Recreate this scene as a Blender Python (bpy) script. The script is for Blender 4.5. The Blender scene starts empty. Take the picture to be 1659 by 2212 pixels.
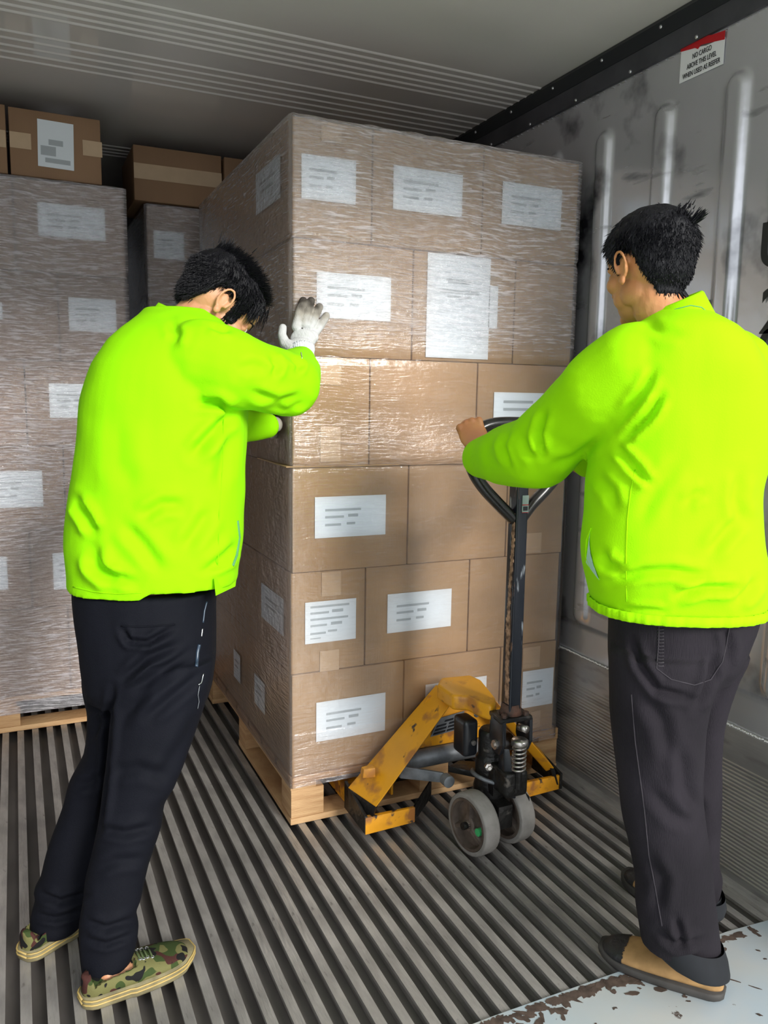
import bpy, bmesh, math, random
import numpy as np
from mathutils import Vector, Matrix, noise

random.seed(7)
rng = np.random.default_rng(7)
SC = bpy.context.scene
COL = SC.collection

# ------------------------------------------------------------------ camera
F_PX, PCX, PCY, CAM_H = 1725.0, 829.5, 1106.0, 1.34
def _ray(px, py): return np.array([px-PCX, -(py-PCY), -F_PX])
_Y = _ray(30, 852); _Y /= np.linalg.norm(_Y)
_X = _ray(4610, 924); _X = _X - _Y*_X.dot(_Y); _X /= np.linalg.norm(_X)
_Z = np.cross(_X, _Y)
ROT = np.stack([_X, _Y, _Z])
CAM = np.array([0, 0, CAM_H])
camd = bpy.data.cameras.new('camera'); cam = bpy.data.objects.new('camera', camd); COL.objects.link(cam)
camd.sensor_fit = 'VERTICAL'; camd.sensor_height = 24.0; camd.lens = 24.0*F_PX/2212.0
camd.clip_start = 0.02; camd.clip_end = 300
cam.matrix_world = Matrix.Translation(Vector(CAM)) @ Matrix(ROT.tolist()).to_4x4()
SC.camera = cam

# ------------------------------------------------------------------ world, sun, exposure
SC.view_settings.view_transform = 'Standard'
SC.view_settings.look = 'None'
SC.view_settings.exposure = 0.0
SC.view_settings.gamma = 1.0
SC.view_settings.use_curve_mapping = False
W = bpy.data.worlds.new('overcast_sky'); SC.world = W; W.use_nodes = True
bgn = W.node_tree.nodes['Background']
bgn.inputs[0].default_value = (0.90, 0.95, 1.0, 1); bgn.inputs[1].default_value = 1.65
sl = bpy.data.lights.new('sun', 'SUN'); sun = bpy.data.objects.new('sun', sl); COL.objects.link(sun)
sl.energy = 3.9; sl.angle = math.radians(18); sl.color = (1.0, 0.97, 0.92)
sun.rotation_euler = Vector((0.22, -0.90, 0.40)).to_track_quat('Z', 'Y').to_euler()

# ------------------------------------------------------------------ survey helpers (points of the place measured through the lens)
def at(px, py, x=None, y=None, z=None, d=None):
    r = ROT @ _ray(px, py)
    if x is not None: t = (x-CAM[0])/r[0]
    elif y is not None: t = (y-CAM[1])/r[1]
    elif z is not None: t = (z-CAM[2])/r[2]
    else: t = d/F_PX
    return CAM + r*t
RIGHT = np.array([0.9088, -0.4172, 0.0]); FWD = np.array([0.4172, 0.9088, 0.0]); UP = np.array([0, 0, 1.0])
def project(P):
    c = (P - CAM) @ ROT
    return PCX + F_PX*c[:, 0]/-c[:, 2], PCY - F_PX*c[:, 1]/-c[:, 2]

# ------------------------------------------------------------------ materials
def nodes(m): return m.node_tree.nodes, m.node_tree.links
def mat(name, col, rough=0.6, metal=0.0, var=0.0, vscale=8.0, stretch=(1,1,1), col2=None, bump=0.0, bscale=60.0, bstretch=(1,1,1), spec=0.5, detail=4.0, lo=0.35, hi=0.65):
    m = bpy.data.materials.new(name); m.use_nodes = True
    n, l = nodes(m); b = n['Principled BSDF']
    b.inputs['Base Color'].default_value = (*col, 1); b.inputs['Roughness'].default_value = rough
    b.inputs['Metallic'].default_value = metal; b.inputs['Specular IOR Level'].default_value = spec
    tc = n.new('ShaderNodeTexCoord')
    if var > 0 or col2:
        mp = n.new('ShaderNodeMapping'); mp.inputs['Scale'].default_value = stretch; l.new(tc.outputs['Object'], mp.inputs[0])
        nz = n.new('ShaderNodeTexNoise'); nz.inputs['Scale'].default_value = vscale; nz.inputs['Detail'].default_value = detail
        l.new(mp.outputs[0], nz.inputs['Vector'])
        cr = n.new('ShaderNodeValToRGB'); cr.color_ramp.elements[0].position = lo; cr.color_ramp.elements[1].position = hi
        c2 = col2 if col2 else tuple(c*(1-var) for c in col)
        cr.color_ramp.elements[0].color = (*c2, 1); cr.color_ramp.elements[1].color = (*col, 1)
        l.new(nz.outputs[0], cr.inputs[0]); l.new(cr.outputs[0], b.inputs['Base Color'])
    if bump > 0:
        mp = n.new('ShaderNodeMapping'); mp.inputs['Scale'].default_value = bstretch; l.new(tc.outputs['Object'], mp.inputs[0])
        nz = n.new('ShaderNodeTexNoise'); nz.inputs['Scale'].default_value = bscale; nz.inputs['Detail'].default_value = 3
        l.new(mp.outputs[0], nz.inputs['Vector'])
        bp = n.new('ShaderNodeBump'); bp.inputs['Strength'].default_value = bump; bp.inputs['Distance'].default_value = 0.01
        l.new(nz.outputs[0], bp.inputs['Height']); l.new(bp.outputs[0], b.inputs['Normal'])
    return m
def overlay(m, col, scale, lo, hi, stretch=(1,1,1), rough=None, detail=6.0, off=0.0):
    """a second layer of paint loss, dirt or rust with a noise-shaped edge"""
    n, l = nodes(m); b = n['Principled BSDF']
    tc = n.new('ShaderNodeTexCoord'); mp = n.new('ShaderNodeMapping'); mp.inputs['Scale'].default_value = stretch
    mp.inputs['Location'].default_value = (off, off*0.7, off*0.3)
    l.new(tc.outputs['Object'], mp.inputs[0])
    nz = n.new('ShaderNodeTexNoise'); nz.inputs['Scale'].default_value = scale; nz.inputs['Detail'].default_value = detail
    l.new(mp.outputs[0], nz.inputs['Vector'])
    mr = n.new('ShaderNodeMapRange'); mr.inputs[1].default_value = lo; mr.inputs[2].default_value = hi
    l.new(nz.outputs[0], mr.inputs[0])
    mx = n.new('ShaderNodeMix'); mx.data_type = 'RGBA'; l.new(mr.outputs[0], mx.inputs[0])
    s = b.inputs['Base Color']
    if s.is_linked:
        src = s.links[0].from_socket; l.new(src, mx.inputs[6])
    else: mx.inputs[6].default_value = s.default_value
    mx.inputs[7].default_value = (*col, 1); l.new(mx.outputs[2], s)
    if rough is not None:
        mr2 = n.new('ShaderNodeMapRange'); l.new(mr.outputs[0], mr2.inputs[0]); mr2.inputs[3].default_value = b.inputs['Roughness'].default_value; mr2.inputs[4].default_value = rough
        l.new(mr2.outputs[0], b.inputs['Roughness'])
    return m

M = {}
M['ceiling'] = mat('ceiling_paint', (0.76, 0.73, 0.70), 0.09, 0.0, var=0.05, vscale=3, spec=0.7)
M['wall'] = mat('wall_steel', (0.66, 0.66, 0.70), 0.22, 0.66, var=0.12, vscale=2.2, bump=0.12, bscale=14)
overlay(M['wall'], (0.035, 0.034, 0.045), 3.6, 0.575, 0.70, (1, 1.0, 0.9), 0.55, 5, 3.1)
overlay(M['wall'], (0.10, 0.10, 0.11), 7.0, 0.62, 0.78, (1, 0.5, 2.4), 0.6, 8, 9.2)
M['kick'] = mat('kick_aluminium', (0.44, 0.43, 0.43), 0.38, 0.65, var=0.3, vscale=5, stretch=(1, .6, 1.5), bump=0.1, bscale=90, bstretch=(1, .1, 1))
overlay(M['kick'], (0.14, 0.13, 0.13), 9, 0.55, 0.8, (1, .5, 2), 0.6, 6, 1.0)
M['trim_dark'] = mat('trim_dark', (0.025, 0.028, 0.032), 0.32, 0.2, spec=0.5)
M['trim_mid'] = mat('trim_mid', (0.10, 0.10, 0.115), 0.4, 0.5, var=0.3, vscale=9)
M['rivet'] = mat('rivet', (0.7, 0.7, 0.72), 0.3, 0.9)
M['bar'] = mat('floor_bar_aluminium', (0.44, 0.42, 0.395), 0.40, 0.45, var=0.30, vscale=26, stretch=(1, .35, 1), bump=0.25, bscale=160, bstretch=(1, .15, 1))
overlay(M['bar'], (0.20, 0.185, 0.17), 60, 0.66, 0.80, (1, .4, 1), 0.7, 4, 2)
M['base'] = mat('floor_base', (0.21, 0.19, 0.175), 0.6, 0.3, var=0.4, vscale=11, stretch=(1, .3, 1))
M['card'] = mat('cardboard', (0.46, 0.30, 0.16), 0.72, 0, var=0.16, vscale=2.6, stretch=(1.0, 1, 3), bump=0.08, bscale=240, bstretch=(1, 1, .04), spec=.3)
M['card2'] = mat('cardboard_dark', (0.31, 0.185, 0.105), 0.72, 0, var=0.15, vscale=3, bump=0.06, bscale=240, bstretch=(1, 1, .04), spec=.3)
M['tape'] = mat('brown_tape', (0.56, 0.40, 0.25), 0.30, 0, var=0.08, vscale=20, spec=.5)
M['paper'] = mat('label_paper', (0.80, 0.86, 0.90), 0.5, 0, var=0.03, vscale=9)
M['ink'] = mat('label_ink', (0.42, 0.46, 0.48), 0.6)
M['ink2'] = mat('label_tint', (0.66, 0.76, 0.76), 0.6)
M['wood'] = mat('pallet_wood', (0.60, 0.38, 0.19), 0.7, 0, var=0.45, vscale=5, stretch=(1, 1, 9), bump=0.3, bscale=40, bstretch=(1, 1, 8), col2=(0.42, 0.23, 0.10))
M['wood2'] = mat('pallet_wood_red', (0.42, 0.19, 0.085), 0.7, 0, var=0.5, vscale=6, stretch=(1, 1, 6), bump=0.3, bscale=50)
M['wrapblack'] = mat('dark_wrap', (0.02, 0.028, 0.045), 0.25, 0, bump=0.8, bscale=30, bstretch=(1, 1, 9))
M['yellow'] = mat('truck_yellow', (0.80, 0.36, 0.010), 0.42, 0, var=0.12, vscale=9, spec=.5)
overlay(M['yellow'], (0.42, 0.17, 0.03), 11, 0.56, 0.66, (1, 1, 1), 0.6, 6, 1.7)
overlay(M['yellow'], (0.06, 0.04, 0.03), 22, 0.66, 0.71, (1, 1, 1.0), 0.7, 8, 4.4)
M['yellow_worn'] = mat('truck_yellow_worn', (0.78, 0.34, 0.012), 0.5, 0, var=0.2, vscale=12)
overlay(M['yellow_worn'], (0.33, 0.13, 0.03), 16, 0.50, 0.60, (1, 1, 1), 0.7, 6, 2.7)
overlay(M['yellow_worn'], (0.03, 0.027, 0.027), 26, 0.60, 0.66, (1, 1, 1), 0.6, 6, 5.9)
M['black'] = mat('truck_black', (0.012, 0.014, 0.018), 0.30, 0.1, spec=.6)
overlay(M['black'], (0.10, 0.11, 0.12), 40, 0.66, 0.76, (1, 1, .4), 0.6, 6, 2.2)
M['handle_worn'] = mat('handle_black_chipped', (0.010, 0.013, 0.020), 0.26, 0.1, spec=.6)
overlay(M['handle_worn'], (0.34, 0.37, 0.40), 34, 0.63, 0.70, (1.6, 1.6, .28), 0.5, 6, 2.2)
overlay(M['handle_worn'], (0.26, 0.13, 0.07), 22, 0.66, 0.72, (1.6, 1.6, .3), 0.6, 6, 8.2)
M['chip'] = mat('chipped_bare_metal', (0.50, 0.31, 0.20), 0.5, .3, var=.7, vscale=70, col2=(0.10, 0.055, 0.03))
M['grease'] = mat('greasy_iron', (0.020, 0.019, 0.018), 0.38, 0.3, var=.4, vscale=30, bump=.3, bscale=70)
overlay(M['grease'], (0.16, 0.14, 0.12), 30, 0.64, 0.76, (1, 1, 1), 0.7, 6, 2.2)
M['greymetal'] = mat('dusty_steel', (0.24, 0.26, 0.28), 0.5, 0.4, var=.5, vscale=22)
M['steel'] = mat('bright_steel', (0.62, 0.58, 0.54), 0.28, 0.9, var=.3, vscale=60)
M['rust'] = mat('rusty_iron', (0.16, 0.075, 0.05), 0.7, 0.2, var=.6, vscale=30, col2=(.04, .03, .026))
M['tyre'] = mat('grey_tyre', (0.27, 0.255, 0.235), 0.65, 0, var=.2, vscale=30, bump=.15, bscale=120)
M['hubgrey'] = mat('wheel_hub', (0.17, 0.135, 0.11), 0.5, 0.3, var=.5, vscale=18, col2=(.07, .052, .043))
M['green'] = mat('green_sticker', (0.05, 0.42, 0.14), 0.4)
M['white'] = mat('white_print', (0.85, 0.85, 0.87), 0.45)
M['red'] = mat('red_print', (0.52, 0.006, 0.012), 0.45)
M['blackink'] = mat('black_print', (0.012, 0.013, 0.014), 0.5)
M['signyellow'] = mat('yellow_sticker', (0.75, 0.48, 0.02), 0.5)
M['sagegrey'] = mat('sage_sticker', (0.35, 0.45, 0.40), 0.5)
M['plate'] = mat('plate_paint', (0.50, 0.60, 0.66), 0.42, 0.1, var=0.10, vscale=4, col2=(0.60, 0.62, 0.60))
overlay(M['plate'], (0.10, 0.075, 0.062), 24, 0.70, 0.73, (1, 1, 1), 0.7, 4, 3.0)
M['hivis'] = mat('hi_vis_cloth', (0.325, 0.76, 0.0), 0.85, 0, var=0.0, bump=0.10, bscale=350, spec=.15)
M['hivis_l'] = mat('hi_vis_cloth_green', (0.29, 0.76, 0.0), 0.85, 0, var=0.0, bump=0.10, bscale=350, spec=.15)
M['lining'] = mat('pale_lining', (0.42, 0.66, 0.55), 0.8)
M['lining_and_fold_shade'] = mat('green_lining_and_fold_shade', (0.10, 0.30, 0.12), 0.8)  # green pocket lining, also the painted shadow of the collar fold
M['navy'] = mat('navy_jersey', (0.0035, 0.0042, 0.0085), 0.8, 0, var=.2, vscale=5, bump=.15, bscale=420, spec=.18)
M['cord'] = mat('charcoal_corduroy', (0.021, 0.0175, 0.023), 0.85, 0, var=.45, vscale=4, bump=.25, bscale=300, bstretch=(1.6, 1.6, .15), spec=.2)
M['cord_worn'] = mat('corduroy_seam', (0.040, 0.034, 0.042), 0.9, 0, var=.3, vscale=60)
M['denim_cuff'] = mat('cuff_dark', (0.006, 0.0075, 0.011), 0.85, 0, var=.3, vscale=20)
M['skin'] = mat('skin', (0.56, 0.265, 0.105), 0.48, 0, var=.12, vscale=14, col2=(0.50, 0.20, 0.085), bump=.08, bscale=180, spec=.4)
M['skin2'] = mat('skin_pale', (0.60, 0.31, 0.17), 0.48, 0, var=.12, vscale=14, col2=(0.55, 0.25, 0.13), bump=.08, bscale=180, spec=.4)
M['ankle'] = mat('skin_ankle', (0.62, 0.42, 0.32), 0.5)
for k in ('skin', 'skin2'):
    M[k].node_tree.nodes['Principled BSDF'].inputs['Subsurface Weight'].default_value = 0.08
    M[k].node_tree.nodes['Principled BSDF'].inputs['Subsurface Scale'].default_value = 0.01
M['hair'] = mat('black_hair', (0.004, 0.004, 0.006), 0.50, 0, spec=.22, bump=.4, bscale=260, bstretch=(1, 1, .2))
M['eyew'] = mat('eye_white', (0.75, 0.72, 0.68), 0.2)
M['eyed'] = mat('eye_iris', (0.02, 0.012, 0.008), 0.15)
M['glove'] = mat('knit_glove', (0.62, 0.62, 0.60), 0.9, 0, bump=.5, bscale=260, bstretch=(3, 1, .4), spec=.1)
M['cuffknit'] = mat('knit_cuff', (0.74, 0.78, 0.82), 0.9, 0, bump=.5, bscale=200, spec=.1)
M['tan'] = mat('tan_suede', (0.47, 0.28, 0.12), 0.85, 0, var=.4, vscale=18, spec=.15)
M['toeblack'] = mat('black_rubber_toe', (0.018, 0.018, 0.020), 0.45, 0, bump=.3, bscale=60)
overlay(M['toeblack'], (0.35, 0.33, 0.30), 40, 0.68, 0.74, (1, 1, 1), 0.7, 6, 2.2)
M['solegrey'] = mat('sole_grey', (0.05, 0.046, 0.042), 0.7, 0, var=.4, vscale=20)
M['soleyellow'] = mat('sole_yellow', (0.50, 0.36, 0.12), 0.55, 0, var=.2, vscale=30)
M['soleolive'] = mat('sole_dirty_rubber', (0.26, 0.225, 0.12), 0.7, 0, var=.4, vscale=30)
M['zip'] = mat('zip_metal', (0.7, 0.72, 0.75), 0.25, 0.9)
M['zipdark'] = mat('zip_tape_shiny', (0.03, 0.05, 0.08), 0.3, 0, spec=.6)
M['ground'] = mat('concrete_yard', (0.55, 0.55, 0.53), 0.85, 0, var=.15, vscale=1.2)

def camo():
    m = bpy.data.materials.new('camouflage_canvas'); m.use_nodes = True; n, l = nodes(m); b = n['Principled BSDF']
    b.inputs['Roughness'].default_value = .85; b.inputs['Specular IOR Level'].default_value = .2
    tc = n.new('ShaderNodeTexCoord'); prev = None
    base = (0.150, 0.145, 0.055, 1)
    for i, (c, sc_, lo, of) in enumerate([((0.040, 0.062, 0.018), 30, 0.56, 3.0), ((0.060, 0.022, 0.018), 33, 0.63, 11.0), ((0.010, 0.010, 0.010), 40, 0.60, 23.0)]):
        mp = n.new('ShaderNodeMapping'); mp.inputs['Location'].default_value = (of, of*.3, of*.7); l.new(tc.outputs['Object'], mp.inputs[0])
        nz = n.new('ShaderNodeTexNoise'); nz.inputs['Scale'].default_value = sc_; nz.inputs['Detail'].default_value = 0.4; l.new(mp.outputs[0], nz.inputs['Vector'])
        mr = n.new('ShaderNodeMapRange'); mr.inputs[1].default_value = lo; mr.inputs[2].default_value = lo+.012; l.new(nz.outputs[0], mr.inputs[0])
        mx = n.new('ShaderNodeMix'); mx.data_type = 'RGBA'; l.new(mr.outputs[0], mx.inputs[0])
        if prev: l.new(prev, mx.inputs[6])
        else: mx.inputs[6].default_value = base
        mx.inputs[7].default_value = (*c, 1); prev = mx.outputs[2]
    l.new(prev, b.inputs['Base Color'])
    nz = n.new('ShaderNodeTexNoise'); nz.inputs['Scale'].default_value = 500; l.new(tc.outputs['Object'], nz.inputs['Vector'])
    bp = n.new('ShaderNodeBump'); bp.inputs['Strength'].default_value = .2; bp.inputs['Distance'].default_value = .005
    l.new(nz.outputs[0], bp.inputs['Height']); l.new(bp.outputs[0], b.inputs['Normal'])
    return m
M['camo'] = camo()

def film(name, tint=(0.88, 0.85, 0.90), gloss=0.12, angle=0.0, amount=1.0):
    """clear stretch film: mostly see-through, glossy, with hazy stretched streaks where layers overlap (attribute 'layers')"""
    m = bpy.data.materials.new(name); m.use_nodes = True; n, l = nodes(m)
    for x in list(n): n.remove(x)
    out = n.new('ShaderNodeOutputMaterial')
    uv = n.new('ShaderNodeUVMap'); uv.uv_map = 'UVMap'
    at_ = n.new('ShaderNodeAttribute'); at_.attribute_name = 'layers'
    def streak(sx, sy, rot, sc_, det, lo, hi, off):
        mp = n.new('ShaderNodeMapping'); mp.inputs['Rotation'].default_value = (0, 0, rot); mp.inputs['Scale'].default_value = (sx, sy, 1); mp.inputs['Location'].default_value = (off, off, 0)
        # warp a little
        nz0 = n.new('ShaderNodeTexNoise'); nz0.inputs['Scale'].default_value = 3.2; l.new(uv.outputs[0], nz0.inputs['Vector'])
        vm = n.new('ShaderNodeVectorMath'); vm.operation = 'MULTIPLY_ADD'; vm.inputs[1].default_value = (.05, .05, 0)
        l.new(nz0.outputs[1], vm.inputs[0]); l.new(uv.outputs[0], vm.inputs[2]); l.new(vm.outputs[0], mp.inputs[0])
        nz = n.new('ShaderNodeTexNoise'); nz.inputs['Scale'].default_value = sc_; nz.inputs['Detail'].default_value = det; l.new(mp.outputs[0], nz.inputs['Vector'])
        mr = n.new('ShaderNodeMapRange'); mr.inputs[1].default_value = lo; mr.inputs[2].default_value = hi; l.new(nz.outputs[0], mr.inputs[0])
        return mr.outputs[0], nz.outputs[0]
    s1, h1 = streak(1.3, 15, angle-.05, 9, 6, .53, .70, 1.0)
    s2, h2 = streak(1.6, 16, angle-.30, 9, 5, .56, .69, 5.0)
    s4, h4 = streak(1.5, 14, angle+.40, 9, 5, .58, .70, 13.0)
    s3, h3 = streak(2, 2.6, 0, 1.4, 3, .36, .66, 9.0)
    def math_(op, a, b_, c=None):
        x = n.new('ShaderNodeMath'); x.operation = op
        for i, v in enumerate((a, b_, c)):
            if v is None: continue
            if isinstance(v, (int, float)): x.inputs[i].default_value = v
            else: l.new(v, x.inputs[i])
        return x.outputs[0]
    st = math_('MAXIMUM', math_('MAXIMUM', s1, math_('MULTIPLY', s2, .9)), math_('MULTIPLY', s4, .6))
    st = math_('MULTIPLY', st, math_('MULTIPLY_ADD', s3, .75, .25))
    base = math_('MULTIPLY', at_.outputs['Fac'], .24)
    fac = math_('MULTIPLY', math_('MULTIPLY_ADD', math_('MULTIPLY', st, at_.outputs['Fac']), 1.10, base), amount)  # pale diffuse streaks paint glare on top of the overlap haze
    fac = math_('MINIMUM', fac, .90)
    hc, _h = streak(3.0, 3.4, 1.1, 15, 5, .3, .8, 17.0)
    hh = math_('MULTIPLY', math_('ADD', math_('ADD', h1, math_('ADD', h2, h4)), math_('MULTIPLY', _h, 1.2)), math_('MULTIPLY_ADD', at_.outputs['Fac'], .9, .08))
    bp = n.new('ShaderNodeBump'); bp.inputs['Strength'].default_value = .75; bp.inputs['Distance'].default_value = .006; l.new(hh, bp.inputs['Height'])
    tr = n.new('ShaderNodeBsdfTransparent'); tr.inputs[0].default_value = (.97, .965, .97, 1)
    gl = n.new('ShaderNodeBsdfGlossy'); gl.inputs['Roughness'].default_value = gloss; gl.inputs[0].default_value = (1, 1, 1, 1); l.new(bp.outputs[0], gl.inputs['Normal'])
    df = n.new('ShaderNodeBsdfPrincipled'); df.inputs['Base Color'].default_value = (*tint, 1); df.inputs['Roughness'].default_value = .22; df.inputs['Specular IOR Level'].default_value = .8
    l.new(bp.outputs[0], df.inputs['Normal'])
    fr = n.new('ShaderNodeFresnel'); fr.inputs[0].default_value = 1.42; l.new(bp.outputs[0], fr.inputs['Normal'])
    m1 = n.new('ShaderNodeMixShader'); l.new(math_('MULTIPLY_ADD', fr.outputs[0], 1.3, .05), m1.inputs[0]); l.new(tr.outputs[0], m1.inputs[1]); l.new(gl.outputs[0], m1.inputs[2])
    tl_ = n.new('ShaderNodeBsdfTranslucent'); tl_.inputs[0].default_value = (.96, .95, .97, 1); md = n.new('ShaderNodeMixShader'); md.inputs[0].default_value = .42; l.new(df.outputs[0], md.inputs[1]); l.new(tl_.outputs[0], md.inputs[2])
    m2 = n.new('ShaderNodeMixShader'); l.new(fac, m2.inputs[0]); l.new(m1.outputs[0], m2.inputs[1]); l.new(md.outputs[0], m2.inputs[2])
    l.new(m2.outputs[0], out.inputs[0])
    return m
M['film'] = film('stretch_film')
M['film_left'] = film('stretch_film_glare', (0.86, 0.84, 0.90), .11, 0.03, 1.45)  # heavier pale streaks paint the strong glare on the rear stacks

# ------------------------------------------------------------------ object helpers
def link(name, me, m=None, parent=None):
    o = bpy.data.objects.new(name, me); COL.objects.link(o)
    if m is not None:
        me.materials.clear(); me.materials.append(m)
    if parent is not None: o.parent = parent
    return o
def tag(o, label=None, cat=None, group=None, kind=None):
    if label: o['label'] = label
    if cat: o['category'] = cat
    if group: o['group'] = group
    if kind: o['kind'] = kind
    return o
def thing(name, label, cat, group=None, loc=(0, 0, 0)):
    o = bpy.data.objects.new(name, None); COL.objects.link(o); o.location = loc; o.empty_display_size = .05
    return tag(o, label, cat, group)
def local(o, P): return [tuple(np.array(p)-np.array(o.location)) for p in P]

class Geo:
    def __init__(s): s.v = []; s.f = []
    def add(s, V, Fc):
        k = len(s.v); s.v += [tuple(map(float, p)) for p in V]; s.f += [tuple(k+i for i in f) for f in Fc]; return s
    def box(s, a, b):
        (x0, y0, z0), (x1, y1, z1) = a, b
        return s.hexa([(x0,y0,z0),(x1,y0,z0),(x1,y1,z0),(x0,y1,z0)], [(x0,y0,z1),(x1,y0,z1),(x1,y1,z1),(x0,y1,z1)])
    def hexa(s, A, B):
        return s.add(list(A)+list(B), [(3,2,1,0),(4,5,6,7),(0,1,5,4),(1,2,6,5),(2,3,7,6),(3,0,4,7)])
    def prism(s, poly, off):
        """poly: planar list of 3d points, off: extrusion vector"""
        n = len(poly); P = [np.array(p, float) for p in poly]; o = np.array(off, float)
        return s.add(P+[p+o for p in P], [tuple(range(n))[::-1], tuple(range(n, 2*n))] + [(i, (i+1)%n, n+(i+1)%n, n+i) for i in range(n)])
    def tube(s, path, rad, n=10, caps=True, ell=None):
        P = [np.array(p, float) for p in path]; m = len(P)
        R = list(rad) if hasattr(rad, '__len__') else [rad]*m
        k = len(s.v); u = None
        for i in range(m):
            t = P[min(i+1, m-1)]-P[max(i-1, 0)]; t /= (np.linalg.norm(t)+1e-9)
            if u is None:
                a = np.array([0, 0, 1.]) if abs(t[2]) < .9 else np.array([1., 0, 0]); u = np.cross(t, a)
            u = u - t*u.dot(t); u /= np.linalg.norm(u); w = np.cross(t, u)
            for j in range(n):
                q = 2*math.pi*j/n; s.v.append(tuple(P[i] + R[i]*(u*math.cos(q)+w*math.sin(q))))
        for i in range(m-1):
            for j in range(n):
                a = k+i*n+j; b = k+i*n+(j+1)%n; s.f.append((a, b, b+n, a+n))
        if caps: s.f.append(tuple(k+j for j in range(n))[::-1]); s.f.append(tuple(k+(m-1)*n+j for j in range(n)))
        return s
    def ring_loft(s, rings, caps=True):
        n = len(rings[0]); k = len(s.v)
        for r in rings: s.v += [tuple(map(float, p)) for p in r]
        for i in range(len(rings)-1):
            for j in range(n):
                a = k+i*n+j; b = k+i*n+(j+1)%n; s.f.append((a, b, b+n, a+n))
        if caps: s.f.append(tuple(k+j for j in range(n))[::-1]); s.f.append(tuple(k+(len(rings)-1)*n+j for j in range(n)))
        return s
    def ell(s, c, r, Rm=None, nu=18, nv=12):
        Rm = np.eye(3) if Rm is None else Rm; c = np.array(c, float); r = np.array(r if hasattr(r, '__len__') else (r, r, r), float)
        k = len(s.v); s.v.append(tuple(c + Rm@(np.array([0, 0, -1.])*r)))
        for i in range(1, nv):
            ph = -math.pi/2+math.pi*i/nv
            for j in range(nu):
                th = 2*math.pi*j/nu; s.v.append(tuple(c+Rm@(np.array([math.cos(ph)*math.cos(th), math.cos(ph)*math.sin(th), math.sin(ph)])*r)))
        s.v.append(tuple(c+Rm@(np.array([0, 0, 1.])*r))); e = len(s.v)-1
        for j in range(nu): s.f.append((k, k+1+(j+1)%nu, k+1+j)); s.f.append((e, e-nu+j, e-nu+(j+1)%nu))
        for i in range(nv-2):
            for j in range(nu):
                a = k+1+i*nu+j; b = k+1+i*nu+(j+1)%nu; s.f.append((a, b, b+nu, a+nu))
        return s
    def chain(s, pts, n=14):
        """pts: (point, radius); capsules with swelling joints"""
        for i, (p, r) in enumerate(pts):
            s.ell(p, r, nu=n, nv=8)
            if i: q, r0 = pts[i-1]; s.tube([q, p], [r0, r], n)
        return s
    def lathe(s, prof, c, axis=(0, 0, 1), n=24, caps=True):
        """prof: (radius, height) pairs around an axis"""
        t = np.array(axis, float); t /= np.linalg.norm(t); a = np.array([0, 0, 1.]) if abs(t[2]) < .9 else np.array([1., 0, 0])
        u = np.cross(t, a); u /= np.linalg.norm(u); w = np.cross(t, u); c = np.array(c, float)
        rings = [[c+t*h+r*(u*math.cos(2*math.pi*j/n)+w*math.sin(2*math.pi*j/n)) for j in range(n)] for r, h in prof]
        return s.ring_loft(rings, caps)
    def mesh(s, name='m', smooth=False):
        me = bpy.data.meshes.new(name); me.from_pydata(s.v, [], s.f); me.update()
        bm = bmesh.new(); bm.from_mesh(me); bmesh.ops.recalc_face_normals(bm, faces=bm.faces); bm.to_mesh(me); bm.free()
        if smooth: me.polygons.foreach_set('use_smooth', [True]*len(me.polygons))
        return me
    def obj(s, name, m, parent=None, smooth=False, bevel=0.0, seg=2, subsurf=0):
        """shift into the parent's frame and link"""
        if parent is not None:
            L = world_loc(parent)
            if L.any(): s.v = [(a-L[0], b-L[1], c-L[2]) for a, b, c in s.v]
        me = s.mesh(name, smooth)
        if bevel > 0:
            bm = bmesh.new(); bm.from_mesh(me)
            es = [e for e in bm.edges if len(e.link_faces) == 2 and e.calc_face_angle(0) > .5]
            bmesh.ops.bevel(bm, geom=es, offset=bevel, segments=seg, affect='EDGES', profile=.6, clamp_overlap=True)
            bm.to_mesh(me); bm.free(); me.polygons.foreach_set('use_smooth', [True]*len(me.polygons))
            set_sharp(me)
        return link(name, me, m, parent)
def set_sharp(me, ang=40):
    try: me.set_sharp_from_angle(angle=math.radians(ang))
    except Exception: pass
def world_loc(o):
    L = np.zeros(3)
    while o is not None: L = L + np.array(o.location); o = o.parent
    return L

def blob(g, voxel, smooth=4, factor=.5, adapt=0.0):
    """fuse the overlapping solids of g into one continuous skin"""
    me0 = g.mesh('tmp'); o = bpy.data.objects.new('tmp', me0); COL.objects.link(o)
    r = o.modifiers.new('r', 'REMESH'); r.mode = 'VOXEL'; r.voxel_size = voxel; r.use_smooth_shade = True
    if smooth: s = o.modifiers.new('s', 'SMOOTH'); s.iterations = smooth; s.factor = factor
    bpy.context.view_layer.update(); dg = bpy.context.evaluated_depsgraph_get()
    me = bpy.data.meshes.new_from_object(o.evaluated_get(dg))
    bpy.data.objects.remove(o); bpy.data.meshes.remove(me0)
    me.polygons.foreach_set('use_smooth', [True]*len(me.polygons))
    return me
def verts(me):
    a = np.empty(len(me.vertices)*3); me.vertices.foreach_get('co', a); return a.reshape(-1, 3)
def normals(me):
    a = np.empty(len(me.vertices)*3); me.vertices.foreach_get('normal', a); return a.reshape(-1, 3)
def put(me, V): me.vertices.foreach_set('co', V.ravel()); me.update()
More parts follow.
